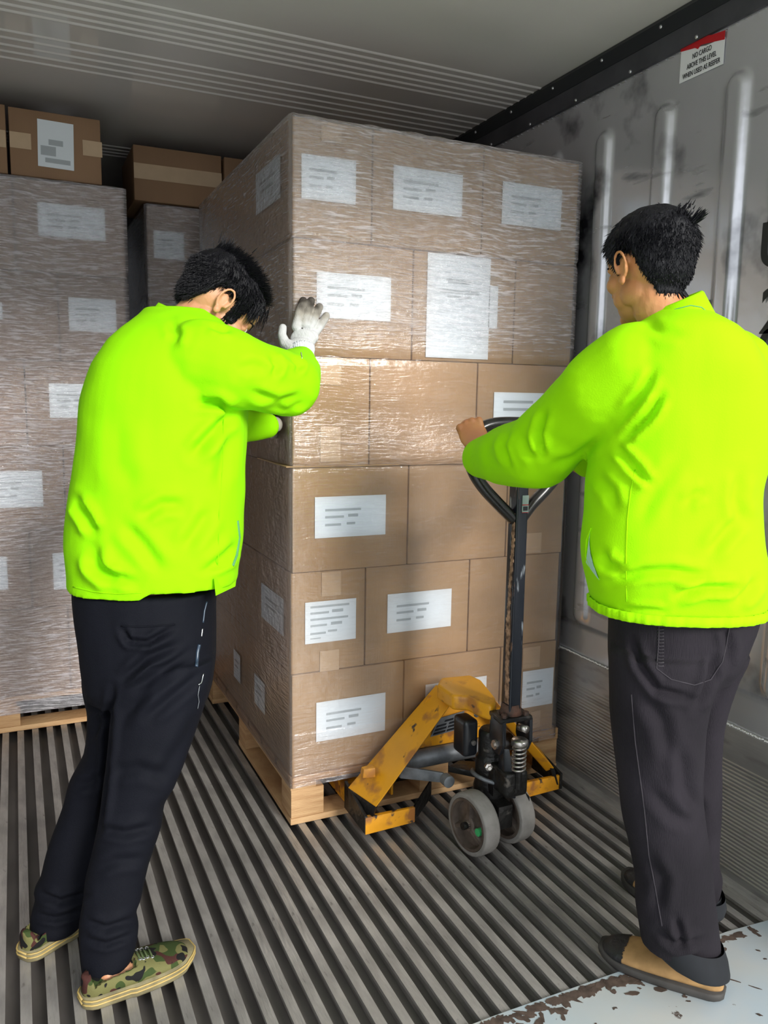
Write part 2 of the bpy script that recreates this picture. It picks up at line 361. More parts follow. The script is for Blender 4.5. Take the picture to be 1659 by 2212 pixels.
def folds(me, creases, amp=1.0):
    """press cloth creases (polyline, depth m, width px) into the side of a garment they were measured on"""
    V = verts(me); N = normals(me); px, py = project(V)
    D = V-CAM; D /= np.linalg.norm(D, axis=1)[:, None]; face = np.clip(-(N*D).sum(1)*2.2, 0, 1)
    off = np.zeros(len(V))
    for pts, a, w in creases:
        best = np.full(len(V), 1e9); tt = np.zeros(len(V)); L = len(pts)-1
        for i in range(L):
            x0, y0 = pts[i]; x1, y1 = pts[i+1]; dx, dy = x1-x0, y1-y0; q = dx*dx+dy*dy
            t = np.clip(((px-x0)*dx+(py-y0)*dy)/q, 0, 1); cx_, cy_ = x0+t*dx, y0+t*dy
            dd = np.hypot(px-cx_, py-cy_); k = dd < best; best[k] = dd[k]; tt[k] = (i+t[k])/L
        tap = np.clip(np.minimum(tt, 1-tt)*4+.15, 0, 1)
        off += tap*(-a*np.exp(-(best/w)**2)+.75*a*np.exp(-((best-2.1*w)/(1.1*w))**2))
    put(me, V+N*(off*face*amp)[:, None])
def crumple(me, amp, sc_, stretch=(1, 1, 1), seed=0.0, octaves=3):
    V = verts(me); N = normals(me); S = V*np.array(stretch)*sc_+seed
    o = np.array([noise.fractal(Vector(p), 1.0, 2.0, octaves) for p in S])
    put(me, V+N*(o*amp)[:, None])
def ring(py, l, r, d, b, n=40, e=2.4, tilt=0.0, skew=0.0):
    """one horizontal cross-section of a body or garment: outline points l..r at picture height py, depth d, half thickness b"""
    c = at((l+r)/2, py, d=d); a = (r-l)/2*d/F_PX; P = []
    for j in range(n):
        q = 2*math.pi*j/n; cx_, sx_ = math.cos(q), math.sin(q)
        u = math.copysign(abs(cx_)**(2/e), cx_); w = math.copysign(abs(sx_)**(2/e), sx_)
        P.append(c + RIGHT*(a*u+skew*w*b) + FWD*(b*w) + UP*(tilt*u*a))
    return P
def resample(rows, k=4):
    """rows of (py, l, r, d, b) to a smooth denser set"""
    A = np.array(rows, float); out = []
    for i in range(len(A)-1):
        p0 = A[max(i-1, 0)]; p1 = A[i]; p2 = A[i+1]; p3 = A[min(i+2, len(A)-1)]
        for j in range(k):
            t = j/k; h = p1 + (p2-p0)*0 + 0
            q = .5*((2*p1)+(-p0+p2)*t+(2*p0-5*p1+4*p2-p3)*t*t+(-p0+3*p1-3*p2+p3)*t**3)
            q[0] = p1[0]+(p2[0]-p1[0])*t; out.append(q)
    out.append(A[-1]); return out

# ================================================================== SETTING
XW, XL, ZC, YB, YO = 1.80, -0.62, 2.465, 6.6, 0.72      # right wall, left wall, ceiling, back wall, open door end
def struct(o): o['kind'] = 'structure'; return o
# floor: flat base with upright T-shaped bars running the length of the container
floor = struct(Geo().box((XL-.05, YO, -.085), (XW+.05, YB, -.038)).obj('floor', M['base']))
PITCH = 0.05385
def bar_mesh(w):
    g = Geo()
    g.prism([(-w/2, 1.318, 0), (-w/2, 1.318, -.009), (-.003, 1.318, -.013), (-.003, 1.318, -.0375), (.003, 1.318, -.0375), (.003, 1.318, -.013), (w/2, 1.318, -.009), (w/2, 1.318, 0)][::-1], (0, YB-1.32, 0))
    me = g.mesh('floor_bar'); me.materials.append(M['bar']); return me
bm_a = bar_mesh(.0235)
k0 = int(math.floor((XL+.02+.088)/PITCH))+1
for k in range(k0, 40):
    x = -.0885+PITCH*k
    if x > XW-.035: break
    o = bpy.data.objects.new('floor_bar', bm_a); COL.objects.link(o); o.location = (x, 0, 0); o.parent = floor
# wide joint strips between floor extrusions, and the channel along the wall
g = Geo().box((XW-.045, 1.32, -.038), (XW+.0, YB, .012)); g.obj('edge_channel', M['bar'], floor, bevel=.004)
g = Geo()
for x in (.345, 1.10): g.box((x-.0045, 1.32, -.037), (x+.0045, YB, -.012))
g.obj('joint_strip', M['trim_dark'], floor)
# end sill that the bars butt against
g = Geo().box((XL-.05, YO, -.085), (XW+.05, 1.262, -.004)); struct(g.obj('trim_1', M['base']))

# ceiling with pressed beads across the container
g = Geo(); prof = []
beads = [2.563, 2.608, 2.654, 2.700, 2.744, 2.787, 2.932, 2.988, 3.046, 3.101, 3.157, 4.0, 4.05, 4.10, 4.15]
prof.append((YO, ZC))
for y in beads:
    for dy, dz in ((-.009, 0), (-.0045, -.0028), (0, -.004), (.0045, -.0028), (.009, 0)): prof.append((y+dy, ZC+dz))
prof += [(YB, ZC), (YB, ZC+.06), (YO, ZC+.06)]
g.prism([(XL-.05, y, z) for y, z in prof], (XW-XL+.10, 0, 0))
ceiling = struct(g.obj('ceiling', M['ceiling']))

# right wall: pressed vertical ribs with rounded ends, in a displaced sheet
def rib_height(y, z):
    yc = 1.675+.2685*np.round((y-1.675)/.2685); u = np.abs(y-yc)
    zz = np.clip(z, .60, 2.185); q = np.hypot(u, (z-zz)*1.0)
    t = np.clip((.047-q)/.028, 0, 1); return .020*(t*t*(3-2*t))
ys = np.concatenate([np.arange(YO, 3.6, .0075), np.arange(3.6, YB+.01, .05)]); zs = np.concatenate([np.arange(.44, .56, .02), np.arange(.56, .68, .008), np.arange(.68, 2.14, .05), np.arange(2.14, 2.26, .008), np.array([2.27, 2.34, ZC+.03])])
YY, ZZ = np.meshgrid(ys, zs); XX = XW - rib_height(YY, ZZ)
dent = np.array([noise.fractal(Vector((y*2.3, z*2.1, 3.3)), 1, 2, 2) for y, z in zip(YY.ravel(), ZZ.ravel())]).reshape(YY.shape)
XX = XX + .0022*dent
V = np.stack([XX, YY, ZZ], -1).reshape(-1, 3); ny = len(ys); Fq = [(i*ny+j, i*ny+j+1, (i+1)*ny+j+1, (i+1)*ny+j) for i in range(len(zs)-1) for j in range(ny-1)]
g = Geo().add(V, Fq)
wall = struct(g.obj('wall_right', M['wall'], smooth=True))
Geo().box((XW+.03, YO, -.085), (XW+.09, YB, ZC+.06)).obj('outer_skin', M['trim_mid'], wall)
# kick plate with fine horizontal ridges
g = Geo(); pr = [(XW+.02, .012), (XW-.012, .012)]
z = .03
while z < .345: pr += [(XW-.012, z), (XW-.0145, z+.003), (XW-.0145, z+.006), (XW-.012, z+.009)]; z += .0115
pr += [(XW-.012, .40), (XW-.012, .446), (XW-.002, .452), (XW+.02, .452)]
g.prism([(x, YO, z) for x, z in pr], (0, YB-YO, 0)); g.obj('kick_plate', M['kick'], wall)
g = Geo()
for i in range(260):
    y = 1.25+i*.0052; g.ell((XW-.009, y+rng.normal()*.001, .4505+rng.normal()*.0008), (.0035, .0036, .0022+.0012*rng.random()), nu=6, nv=4)
g.obj('sealant_bead', mat('sealant', (.72, .70, .69), .5), wall, smooth=True)['kind'] = 'stuff'
# cove trims where wall meets ceiling, riveted
t1 = struct(Geo().prism([(XW+.02, YO, ZC+.001), (XW-.022, YO, ZC-.0005), (XW-.026, YO, ZC-.012), (XW-.016, YO, ZC-.052), (XW+.02, YO, ZC-.058)], (0, YB-YO, 0)).obj('trim_2', M['trim_dark']))
t2 = struct(Geo().prism([(XW+.02, YO, ZC-.056), (XW-.014, YO, ZC-.050), (XW-.010, YO, ZC-.108), (XW+.02, YO, ZC-.112)], (0, YB-YO, 0)).obj('trim_3', M['trim_mid']))
rv = Geo().ell((0, 0, 0), (.004, .006, .006), nu=8, nv=5).mesh('rivet', True); rv.materials.append(M['rivet'])
for par, x, z, y0, st in ((t1, XW-.0235, ZC-.025, 1.70, .262), (t2, XW-.0115, ZC-.100, 1.83, .2685)):
    for k in range(9):
        o = bpy.data.objects.new('rivet', rv); COL.objects.link(o); o.location = (x, y0+k*st, z); o.parent = par
# bright flecks standing in for glints along the seam under the cove
g = Geo()
for i in range(70):
    y = 1.3+i*.034+rng.random()*.02; g.box((XW-.0045, y, ZC-.1165), (XW+.001, y+.004+.018*rng.random()**2, ZC-.1145))
g.obj('seam_glints', M['rivet'], t2)['kind'] = 'stuff'
# left wall, back wall, door end frame
struct(Geo().box((XL-.08, YO, -.085), (XL, YB, ZC+.06)).obj('wall_left', M['wall']))
struct(Geo().box((XL-.08, YB, -.085), (XW+.09, YB+.06, ZC+.06)).obj('wall_back', M['wall']))
struct(Geo().box((-30, -40, -.30), (32, YO+.02, -.20)).obj('ground', M['ground']))

# chipped steel bridging plate at the door end
ys = np.arange(.52, 1.3301, .02); xs = np.arange(.30, 2.0, .03)
g = Geo(); P0 = [(0.30, .52), (1.79, .52), (1.79, 1.318), (1.60, 1.332), (1.30, 1.328), (.90, 1.330), (.55, 1.322), (.30, 1.318)]
g.prism([(x, y, -.003) for x, y in P0], (0, 0, .009))
plate = g.obj('bridge_plate', M['plate'], bevel=.0015); tag(plate, 'pale blue painted steel plate with chipped rusty edge at the container mouth', 'plate')
# real paint loss along the edge: thin brown patches lying on the steel
g = Geo()
def patch(cx_, cy_, w, h, rot, n=11):
    P = []
    for j in range(n):
        q = 2*math.pi*j/n; r = .55+.6*rng.random(); a, b = w*r*math.cos(q), h*r*math.sin(q)
        P.append((cx_+a*math.cos(rot)-b*math.sin(rot), cy_+a*math.sin(rot)+b*math.cos(rot), .0061))
    h_ = .0004+.0009*rng.random(); g.prism(P, (0, 0, h_))
for i in range(190):
    x = .80+(.45 if i%2 else .87)*rng.random(); dd = abs(rng.normal())*(.011 if i%2 else .020)
    if 1.17 < x < 1.40 and rng.random() < .3: dd *= 2.0
    wx = .006+.017*rng.random(); patch(x, min(1.312, 1.318-dd), wx, .004+.009*rng.random(), rng.normal()*.6)
for i in range(26): patch(.9+.8*rng.random(), 1.28-.22*rng.random(), .003+.006*rng.random(), .002+.003*rng.random(), 2.3+.3*rng.normal())
patch(1.47, 1.20, .035, .0025, -.9); patch(1.50, 1.16, .02, .002, -.9)
g.obj('bare_patches', mat('bare_rusty_steel', (.115, .080, .062), .75, .2, var=.5, vscale=50), plate)['kind'] = 'stuff'

# ---------- sticker and lettering on the wall
def text_mesh(s, size, m, name, parent, origin, ax, ay, shear=0.0, xs=1.0, bold=0.0):
    cu = bpy.data.curves.new(name, 'FONT'); cu.body = s; cu.size = size; cu.align_x = 'CENTER'; cu.offset = bold; cu.shear = shear; cu.extrude = 0.0004
    o = bpy.data.objects.new('t', cu); COL.objects.link(o); bpy.context.view_layer.update()
    me = bpy.data.meshes.new_from_object(o.evaluated_get(bpy.context.evaluated_depsgraph_get())); bpy.data.objects.remove(o)
    V = verts(me); ax = np.array(ax, float); ay = np.array(ay, float); az = np.cross(ax, ay)
    V = np.array(origin)+V[:, :1]*ax*xs+V[:, 1:2]*ay+V[:, 2:3]*az
    if parent is not None: V = V-world_loc(parent)
    put(me, V); return link(name, me, m, parent)
xs_ = XW-.0035
st = thing('warning_sticker', 'white and red warning sticker high on the steel wall reading no cargo above this level', 'sticker', loc=(xs_, 1.81, 2.30))
Geo().prism([(xs_, 1.893, 2.263), (xs_, 1.733, 2.262), (xs_, 1.733, 2.330), (xs_, 1.80, 2.333), (xs_, 1.893, 2.355)][::-1], (-.001, 0, 0)).obj('white_face', M['white'], st)
rb = [(1.894, 2.352), (1.84, 2.350), (1.825, 2.343), (1.815, 2.349), (1.80, 2.346), (1.733, 2.328), (1.733, 2.348), (1.76, 2.355), (1.80, 2.371), (1.825, 2.372), (1.85, 2.379), (1.894, 2.381)]
rb = [(1.894, 2.350), (1.84, 2.341), (1.828, 2.334), (1.818, 2.341), (1.79, 2.336), (1.733, 2.324), (1.733, 2.347), (1.78, 2.353), (1.81, 2.362), (1.84, 2.368), (1.87, 2.370), (1.894, 2.379)]
Geo().prism([(xs_-.0012, y, z) for y, z in rb][::-1], (-.001, 0, 0)).obj('red_band', M['red'], st)
for s_, zz_ in (('NO CARGO', 2.314), ('ABOVE THIS LEVEL', 2.292), ('WHEN USED AS REEFER', 2.270)):
    text_mesh(s_, .0195, M['blackink'], 'lettering', st, (xs_-.0022, 1.812, zz_), (0, -1, 0), (0, 0, 1), xs=.66)
tg = thing('container_marking', 'black capital letters and digits running down the steel wall at right edge', 'marking', loc=(xs_, 1.53, 1.7))
def at_wall(px, py): return at(px, py, x=xs_)
for s_, px, py, hpx in (('R', 1688, 478, 1), ('U', 1678, 574, 1), ('2', 1668, 718, 1), ('0', 1660, 806, 1)):
    p = at_wall(px, py); text_mesh(s_, .165, M['blackink'], 'marking_character', tg, (xs_-.003, p[1], p[2]), (0, -1, 0), (0, 0, 1), xs=1.0, bold=.002)
ys_ = thing('yellow_sticker', 'small yellow warning sticker with black edge on the steel wall behind the standing worker', 'sticker', loc=(xs_, 1.74, 1.62))
p = at_wall(1531, 647)
Geo().box((xs_-.001, p[1], p[2]-.085), (xs_, p[1]+.085, p[2])).obj('black_border', M['blackink'], ys_)
Geo().box((xs_-.002, p[1]+.004, p[2]-.081), (xs_-.001, p[1]+.081, p[2]-.004)).obj('yellow_face', M['signyellow'], ys_)

# ================================================================== CARTONS
def label_on(par, plane, x0, x1, z0, z1, rows, off=.0012, shear=0.0, name='paper_label', side='front', stuffm=None, rot=0.0):
    """paper label lying on a carton's face: front faces look along -y, side faces along -x"""
    cx_, cz_ = (x0+x1)/2, (z0+z1)/2; cr, sr = math.cos(rot), math.sin(rot)
    def T(u, v, o):
        du, dv = u-cx_, v-cz_; u2, v2 = cx_+du*cr-dv*sr, cz_+du*sr+dv*cr
        return (u2, plane-o, v2) if side == 'front' else (plane-o, u2, v2)
    def quad(g, a, b, c, d_, o):
        g.prism([T(a, c, o), T(b, c, o), T(b, d_, o), T(a, d_, o)], (0, -.0005, 0) if side == 'front' else (-.0005, 0, 0))
    g = Geo(); quad(g, x0, x1, z0, z1, off); lb = g.obj(name, stuffm or M['paper'], par)
    if rows:
        w, h = x1-x0, z1-z0; gi = Geo(); gt = Geo()
        mir = side != 'front'
        for (a, b, t, th) in rows:
            quad(gi, x0+w*a, x0+w*b, z1-h*(t+th), z1-h*t, off+.0007)
        gi.obj('printed_line', M['ink'], lb)
    return lb
ROWS3 = [(.14, .64, .30, .055), (.14, .40, .47, .055), (.46, .60, .44, .07), (.14, .36, .66, .055), (.44, .56, .64, .06)]
ROWS5 = [(.10, .86, .10, .05), (.10, .46, .25, .05), (.52, .74, .22, .07), (.10, .84, .40, .05), (.10, .42, .55, .05), (.50, .72, .52, .07), (.10, .40, .74, .05), (.44, .62, .71, .05), (.10, .3, .87, .025)]
def carton(lab, x0, x1, y0, y1, z0, z1, group, m='card', slack=.002, flaps=True, rotz=0.0):
    c = thing('cardboard_box', lab, 'box', group, ((x0+x1)/2, (y0+y1)/2, z0))
    g = Geo(); s = slack
    # gently bulged, crushed faces
    n = 7; us = np.linspace(0, 1, n)
    def face(P, nrm):
        k = len(g.v)
        for a in us:
            for b in us:
                p = P(a, b); bul = math.sin(math.pi*a)*math.sin(math.pi*b)
                g.v.append(tuple(np.array(p)+np.array(nrm)*(.0009*bul+.0005*noise.noise(Vector((p[0]*9, p[1]*9, p[2]*9)))*bul)))
        for i in range(n-1):
            for j in range(n-1): q = k+i*n+j; g.f.append((q, q+1, q+n+1, q+n))
    X0, X1, Y0, Y1, Z0, Z1 = x0+s, x1-s, y0+s*.5, y1-s, z0+.0008, z1-.0012
    lx, ly, lz = X1-X0, Y1-Y0, Z1-Z0
    face(lambda a, b: (X0+lx*a, Y0, Z0+lz*b), (0, -1, 0)); face(lambda a, b: (X0+lx*a, Y1, Z0+lz*b), (0, 1, 0))
    face(lambda a, b: (X0, Y0+ly*a, Z0+lz*b), (-1, 0, 0)); face(lambda a, b: (X1, Y0+ly*a, Z0+lz*b), (1, 0, 0))
    face(lambda a, b: (X0+lx*a, Y0+ly*b, Z0), (0, 0, 0)); face(lambda a, b: (X0+lx*a, Y0+ly*b, Z1), (0, 0, 0))
    L = world_loc(c); g.v = [(a-L[0], b-L[1], z-L[2]) for a, b, z in g.v]
    me = g.mesh('carton'); bm = bmesh.new(); bm.from_mesh(me); bmesh.ops.remove_doubles(bm, verts=bm.verts, dist=.0002); bmesh.ops.recalc_face_normals(bm, faces=bm.faces)
    es = [e for e in bm.edges if len(e.link_faces) == 2 and e.calc_face_angle(0) > .9]
    bmesh.ops.bevel(bm, geom=es, offset=.003, segments=2, affect='EDGES', profile=.5); bm.to_mesh(me); bm.free()
    me.polygons.foreach_set('use_smooth', [True]*len(me.polygons)); set_sharp(me, 50)
    link('carton', me, M[m], c)
    if rotz: c.rotation_euler = rotz if hasattr(rotz, '__len__') else (0, 0, rotz)
    return c
def tape_on(c, plane, x0, x1, z0, z1, side='front', mt='tape'):
    label_on(c, plane, x0, x1, z0, z1, None, .0006, name='tape', side=side, stuffm=M[mt])

def pallet(name_lab, x0, x1, y0, y1, z1=.158, hue='wood'):
    p = thing('wooden_pallet', name_lab, 'pallet', loc=((x0+x1)/2, (y0+y1)/2, 0))
    m = M[hue]
    n = 7; st_ = (y1-y0)/n
    for i in range(n): Geo().box((x0, y0+i*st_+.001, z1-.022), (x1, y0+(i+1)*st_-(.022 if i < n-1 else 0), z1)).obj('deck_board', m, p, bevel=.002)
    w = .085
    for x in (x0, (x0+x1)/2-w/2, x1-w): Geo().box((x, y0+.001, z1-.042), (x+w, y1, z1-.0225)).obj('stringer_board', m, p, bevel=.0015)
    for x in (x0+.002, (x0+x1)/2-.055, x1-.112):
        for y in (y0+.002, (y0+y1)/2-.05, y1-.102): Geo().box((x, y, .022), (x+.11, y+.10, z1-.0425)).obj('block', m if y > y0+.01 or x < x0+.01 else M['wood'], p, bevel=.003)
    for y in (y0, (y0+y1)/2-.05, y1-.10): Geo().box((x0, y, .001), (x1, y+.10, .0215)).obj('bottom_board', m, p, bevel=.002)
    for x in (x0, x1-.10): Geo().box((x, y0+.101, .001), (x+.10, (y0+y1)/2-.051, .0215)).obj('bottom_board', m, p, bevel=.002)
    return p

# ---------- main stack
SX0, SX1, SY0, SY1 = .741, 1.742, 2.27, 3.47
ZL = [.159, .493, .815, 1.140, 1.465, 1.800, 2.127]
pal = pallet('pale wooden pallet under the tall wrapped stack on the pallet truck', SX0-.004, SX1+.022, SY0-.004, SY1, .158)
g = Geo().box((SX0+.12, SY0+.006, .118), (SX1-.10, SY0+.012, .137)); g.obj('film_strip', M['wrapblack'], pal)
A_ = [(.741, .991), (.991, 1.372), (1.372, 1.742)]; B_ = [(.741, 1.130), (1.130, 1.505), (1.505, 1.742)]
lay = [B_, A_, B_, A_, B_, A_]
ordn = ['bottom', 'second', 'third', 'fourth', 'fifth', 'top']
GS = 'cartons of the tall wrapped stack'
boxes = {}
for i, L in enumerate(lay):
    z0, z1 = ZL[i], ZL[i+1]
    dx = [0, -.002, .001, -.001, .006, .0][i]; dy = [0.0, .003, -.003, -.008, .004, -.004][i]
    pos = ['left', 'middle', 'right']
    for j, (a, b) in enumerate(L):
        dep = .60 if (j == 0 and i % 2 == 0) else .385
        boxes[i, j] = carton('%s carton of the %s layer on the front of the tall wrapped stack' % (pos[j], ordn[i]), a+dx, b+dx, SY0+dy, SY0+dy+dep, z0, z1, GS)
    # cartons further back along the left face
    y = SY0+dy+(.60 if i % 2 == 0 else .385); k = 0
    for wd in ((.60,) if i % 2 == 0 else (.385, .43)):
        boxes[i, 3+k] = carton('carton of the %s layer, %s along the left side of the tall stack' % (ordn[i], 'last' if (i % 2 == 0 or k == 1) else 'middle'), SX0+dx, SX0+dx+.40, y, min(y+wd, SY1), z0, z1, GS); y += wd; k += 1
    if i == 5: # top ones behind, whose tops close the stack
        carton('brown carton closing the rear top of the tall wrapped stack', 1.142, SX1, SY0+.39, SY1, z0, z1, GS)
def fl(i, j, tl, br, rows=ROWS3, tape=False, plane=None):
    c = boxes[i, j]; dyy = [0.0, .003, -.003, -.008, .004, -.004][i]; pl = SY0+dyy-.0012
    a = at(*tl, y=pl); b = at(*br, y=pl)
    if tape: tape_on(c, pl, a[0], b[0], b[2], a[2])
    else: label_on(c, pl, a[0], b[0], b[2], a[2], rows)
fl(5, 0, (651, 331), (768, 443)); fl(5, 1, (850, 356), (997, 470)); fl(5, 2, (1086, 391), (1210, 499))
fl(5, 0, (694, 262), (738, 312), tape=True)
fl(4, 0, (684, 586), (843, 695)); fl(4, 1, (924, 545), (1053, 777), [(.30, .70, .23, .02), (.32, .66, .255, .018), (.18, .82, .33, .015), (.20, .82, .355, .015), (.32, .70, .39, .02)])
fl(4, 1, (1057, 617), (1073, 710), None)
fl(3, 2, (1067, 847), (1191, 906), [(.16, .66, .30, .10), (.16, .62, .58, .10)])
fl(3, 0, (692, 771), (736, 832), tape=True); fl(3, 0, (692, 921), (735, 997), tape=True)
fl(2, 0, (680, 1074), (832, 1154)); fl(2, 2, (1137, 1152), (1168, 1193), tape=True)
fl(1, 0, (659, 1302), (768, 1379), ROWS5); fl(1, 0, (695, 1237), (736, 1285), tape=True); fl(1, 0, (691, 1407), (732, 1446), tape=True)
fl(1, 1, (837, 1284), (973, 1352))
fl(0, 0, (683, 1518), (831, 1577)); fl(0, 1, (919, 1479), (1048, 1540)); fl(0, 2, (1129, 1451), (1192, 1519))
fl(0, 2, (1130, 1400), (1165, 1440), tape=True); fl(0, 2, (1146, 1538), (1166, 1570), tape=True)
def sl_(i, j, y0, y1, z0, z1):
    label_on(boxes[i, j], SX0-.002, y0, y1, z0, z1, [(.2, .8, .3, .06), (.3, .8, .5, .06)], side='left', off=.002)
sl_(5, 0, 2.36, 2.62, 1.925, 2.05); sl_(1, 0, 2.335, 2.585, .60, .72); sl_(0, 3, 2.88, 2.98, .26, .37); sl_(0, 0, 2.55, 2.68, .26, .37)
# a slip sheet of card poking out between two layers
sh = Geo().prism([(SX0-.020, SY0-.012, ZL[3]-.002), (SX1-.30, SY0-.010, ZL[3]-.001), (SX1-.30, SY0+.25, ZL[3]-.001), (SX0-.006, SY0+.35, ZL[3]-.001)], (0, 0, .0035)).obj('slip_sheet', M['card'], bevel=.001)
tag(sh, 'thin cardboard sheet edge poking out mid height of the tall wrapped stack', 'cardboard sheet')

# ---------- stretch film
def wrap(name, lab, x0, x1, y0, y1, z0, z1, m, layers, step=.0075, seed=0.0, neck=(), bulge=.004, close_top=True, rough=1.0):
    """film wound round a load: a fine crumpled sheet just outside the cartons"""
    path = []; r = .006; o = .0075
    X0, X1, Y0, Y1 = x0-o, x1+o, y0-o, y1+o
    def seg(a, b, st):
        n = max(2, int(math.dist(a, b)/st))
        return [(a[0]+(b[0]-a[0])*t/n, a[1]+(b[1]-a[1])*t/n) for t in range(n)]
    pts = seg((X0+r, Y0), (X1-r, Y0), step) + seg((X1, Y0+r), (X1, Y1-r), .04) + seg((X1-r, Y1), (X0+r, Y1), .04) + seg((X0, Y1-r), (X0, Y0+r), step)
    C_ = np.array(pts); n = len(C_); d_ = np.linalg.norm(np.roll(C_, -1, 0)-C_, axis=1); s_ = np.concatenate([[0], np.cumsum(d_)])
    nrm = []
    for x, y in pts:
        v = np.array([(-1 if x < X0+r*.9 else 1 if x > X1-r*.9 else 0), (-1 if y < Y0+r*.9 else 1 if y > Y1-r*.9 else 0)], float); v /= (np.linalg.norm(v) or 1); nrm.append(v)
    nz = int((z1-z0)/step); V = []; UVv = []; Ly = []
    for k in range(nz+1):
        z = z0+(z1-z0)*k/nz
        nk = sum(dep*math.exp(-((z-zc)/wz)**2) for zc, wz, dep in neck)
        for i in range(n):
            s = s_[i]; x, y = pts[i]; nx, nyy = nrm[i]
            # taut creases fan out from the corners and waists of the load
            slope = .25*math.sin(s*1.7+seed)*(z-(z0+z1)/2)
            a = noise.noise(Vector((s*3.0+seed, z*46+slope*30, seed))); b = noise.noise(Vector((s*9+seed, z*90+s*11, 4+seed))); c = noise.noise(Vector((s*16, z*15, 9+seed)))
            lyr = layers(s, z, x, y)
            crn = math.exp(-((z-ZL[5])/.10)**2) if x1 > 1.7 else 0
            h = (abs(a)*.0026+abs(b)*.0020+abs(noise.noise(Vector((s*22+z*30, z*26-s*9, 5+seed))))*.0030*max(0, lyr-.4))*(.06+.75*lyr)*rough*min(1, .25+min(abs(x-X0)+abs(y-Y0), abs(x-X1)+abs(y-Y0))*14) + .0010*abs(c) - nk
            h = max(h, -.005)
            V.append((x+nx*h, y+nyy*h, z)); UVv.append((s, z)); Ly.append(lyr)
    Fq = [(k*n+i, k*n+(i+1) % n, (k+1)*n+(i+1) % n, (k+1)*n+i) for k in range(nz) for i in range(n)]
    if close_top:
        # sheet edge folded a hand's width over the top
        base = nz*n; kk = len(V)
        for q, (ins, up) in enumerate(((.012, .004), (.05, .003), (.10, .0025))):
            for i in range(n):
                x, y = pts[i]; nx, nyy = nrm[i]; u = up+.006*abs(noise.noise(Vector((s_[i]*14, q*3.1+seed, 2))))
                xx = min(max(x, X0+ins), X1-ins); yy = min(max(y, Y0+ins), Y1-ins)
                V.append((xx, yy, z1+u)); UVv.append((s_[i], z1+ins)); Ly.append(.9)
        for q in range(3):
            a = base if q == 0 else kk+(q-1)*n; b = kk+q*n
            Fq += [(a+i, a+(i+1) % n, b+(i+1) % n, b+i) for i in range(n)]
    me = bpy.data.meshes.new(name); me.from_pydata(V, [], Fq); me.update()
    uvl = me.uv_layers.new(name='UVMap'); li = np.empty(len(me.loops), dtype=np.int32); me.loops.foreach_get('vertex_index', li)
    uvl.data.foreach_set('uv', np.array(UVv, float)[li].ravel())
    at_ = me.attributes.new('layers', 'FLOAT', 'POINT'); at_.data.foreach_set('value', np.array(Ly, float))
    me.polygons.foreach_set('use_smooth', [True]*len(me.polygons))
    o = link(name, me, m); tag(o, lab, 'stretch film'); return o
def main_layers_and_shade(s, z, x, y):
    left = x < SX0
    f = .12+.88*max(0., min(1., (z-1.47)/.10)); 
    if z < .30: f = max(f, .34+.3*max(0, (.22-z)/.1))
    if 1.14 < z <= 1.47: f = max(f, .42*max(0., 1-abs(z-1.20)/.16))
    if left: f = .22 if z < 1.47 else .60  # haze cut on the left side to paint that face darker, as shaded
    return f
wrap('stretch_film', 'clear stretch film wound round the tall carton stack on the pallet truck', SX0, SX1, SY0-.006, SY1, .128, ZL[6]+.003, M['film'], main_layers_and_shade, .0085, 1.3,
     neck=((ZL[5], .010, .0085), (ZL[4], .012, .004), (ZL[3], .010, .003)))

# ---------- stack at the left, with loose cartons on top
LX0, LX1, LY0 = -.58, .424, 3.385
pallet('reddish wooden pallet under the wrapped stack on the left', LX0, LX1-.02, LY0-.004, LY0+1.2, .146, 'wood')
pl2 = None
zl = [.148, .50, .812, 1.142, 1.472, 1.80, 2.135]; seams = [(.02, .160), (.045,), (.166,), (.04,), (.174,), (.028,)]
seams = [(-.20, .160), (-.34, .030), (-.20, .166), (-.34, .040), (-.20, .174), (-.34, .028)]
GL = 'cartons of the left wrapped stack'
lb = {}
for i in range(6):
    e = [LX0]+list(seams[i])+[LX1]; dx = [0, 0, 0, 0, -.004, .0][i]
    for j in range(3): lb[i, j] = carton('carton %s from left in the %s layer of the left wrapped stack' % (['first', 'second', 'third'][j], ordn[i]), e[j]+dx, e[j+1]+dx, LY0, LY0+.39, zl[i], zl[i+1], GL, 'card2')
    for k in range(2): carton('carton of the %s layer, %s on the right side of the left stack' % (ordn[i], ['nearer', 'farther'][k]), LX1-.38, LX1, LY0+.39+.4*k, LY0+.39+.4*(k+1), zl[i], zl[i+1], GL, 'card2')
def ll(i, j, tl, br, rows=ROWS3):
    a = at(*tl, y=LY0); b = at(*br, y=LY0); label_on(lb[i, j], LY0-.001, a[0], b[0], b[2], a[2], rows)
ll(5, 2, (80, 436), (228, 522)); ll(4, 2, (147, 642), (252, 719)); ll(4, 1, (-40, 651), (6, 690)); ll(3, 2, (105, 828), (222, 903)); ll(2, 1, (-40, 1019), (94, 1094)); ll(1, 2, (113, 1195), (215, 1266)); ll(1, 1, (-40, 1205), (18, 1273))
wrap('stretch_film', 'clear stretch film wound round the left carton stack', LX0, LX1, LY0, LY0+1.2, .075, zl[6]+.003, M['film_left'],
     lambda s, z, x, y: (.95 if z > 1.45 else .72 if z > .85 else .85) if y < LY0+.02 else .4, .0095, 7.7, neck=((zl[5], .010, .0085), (zl[4], .010, .004)), rough=1.1)
Geo().box((LX0+.1, LY0+.004, .098), (LX1-.03, LY0+.012, .124)).obj('film_strip', M['wrapblack'], bpy.data.objects['wooden_pallet.001'])
ty = LY0+.02
c = carton('loose brown carton with a white sheet taped on, on top of the left wrapped stack', .024, .348, ty, ty+.38, 2.148, 2.388, 'loose cartons on top of the wrapped stacks', 'card2')
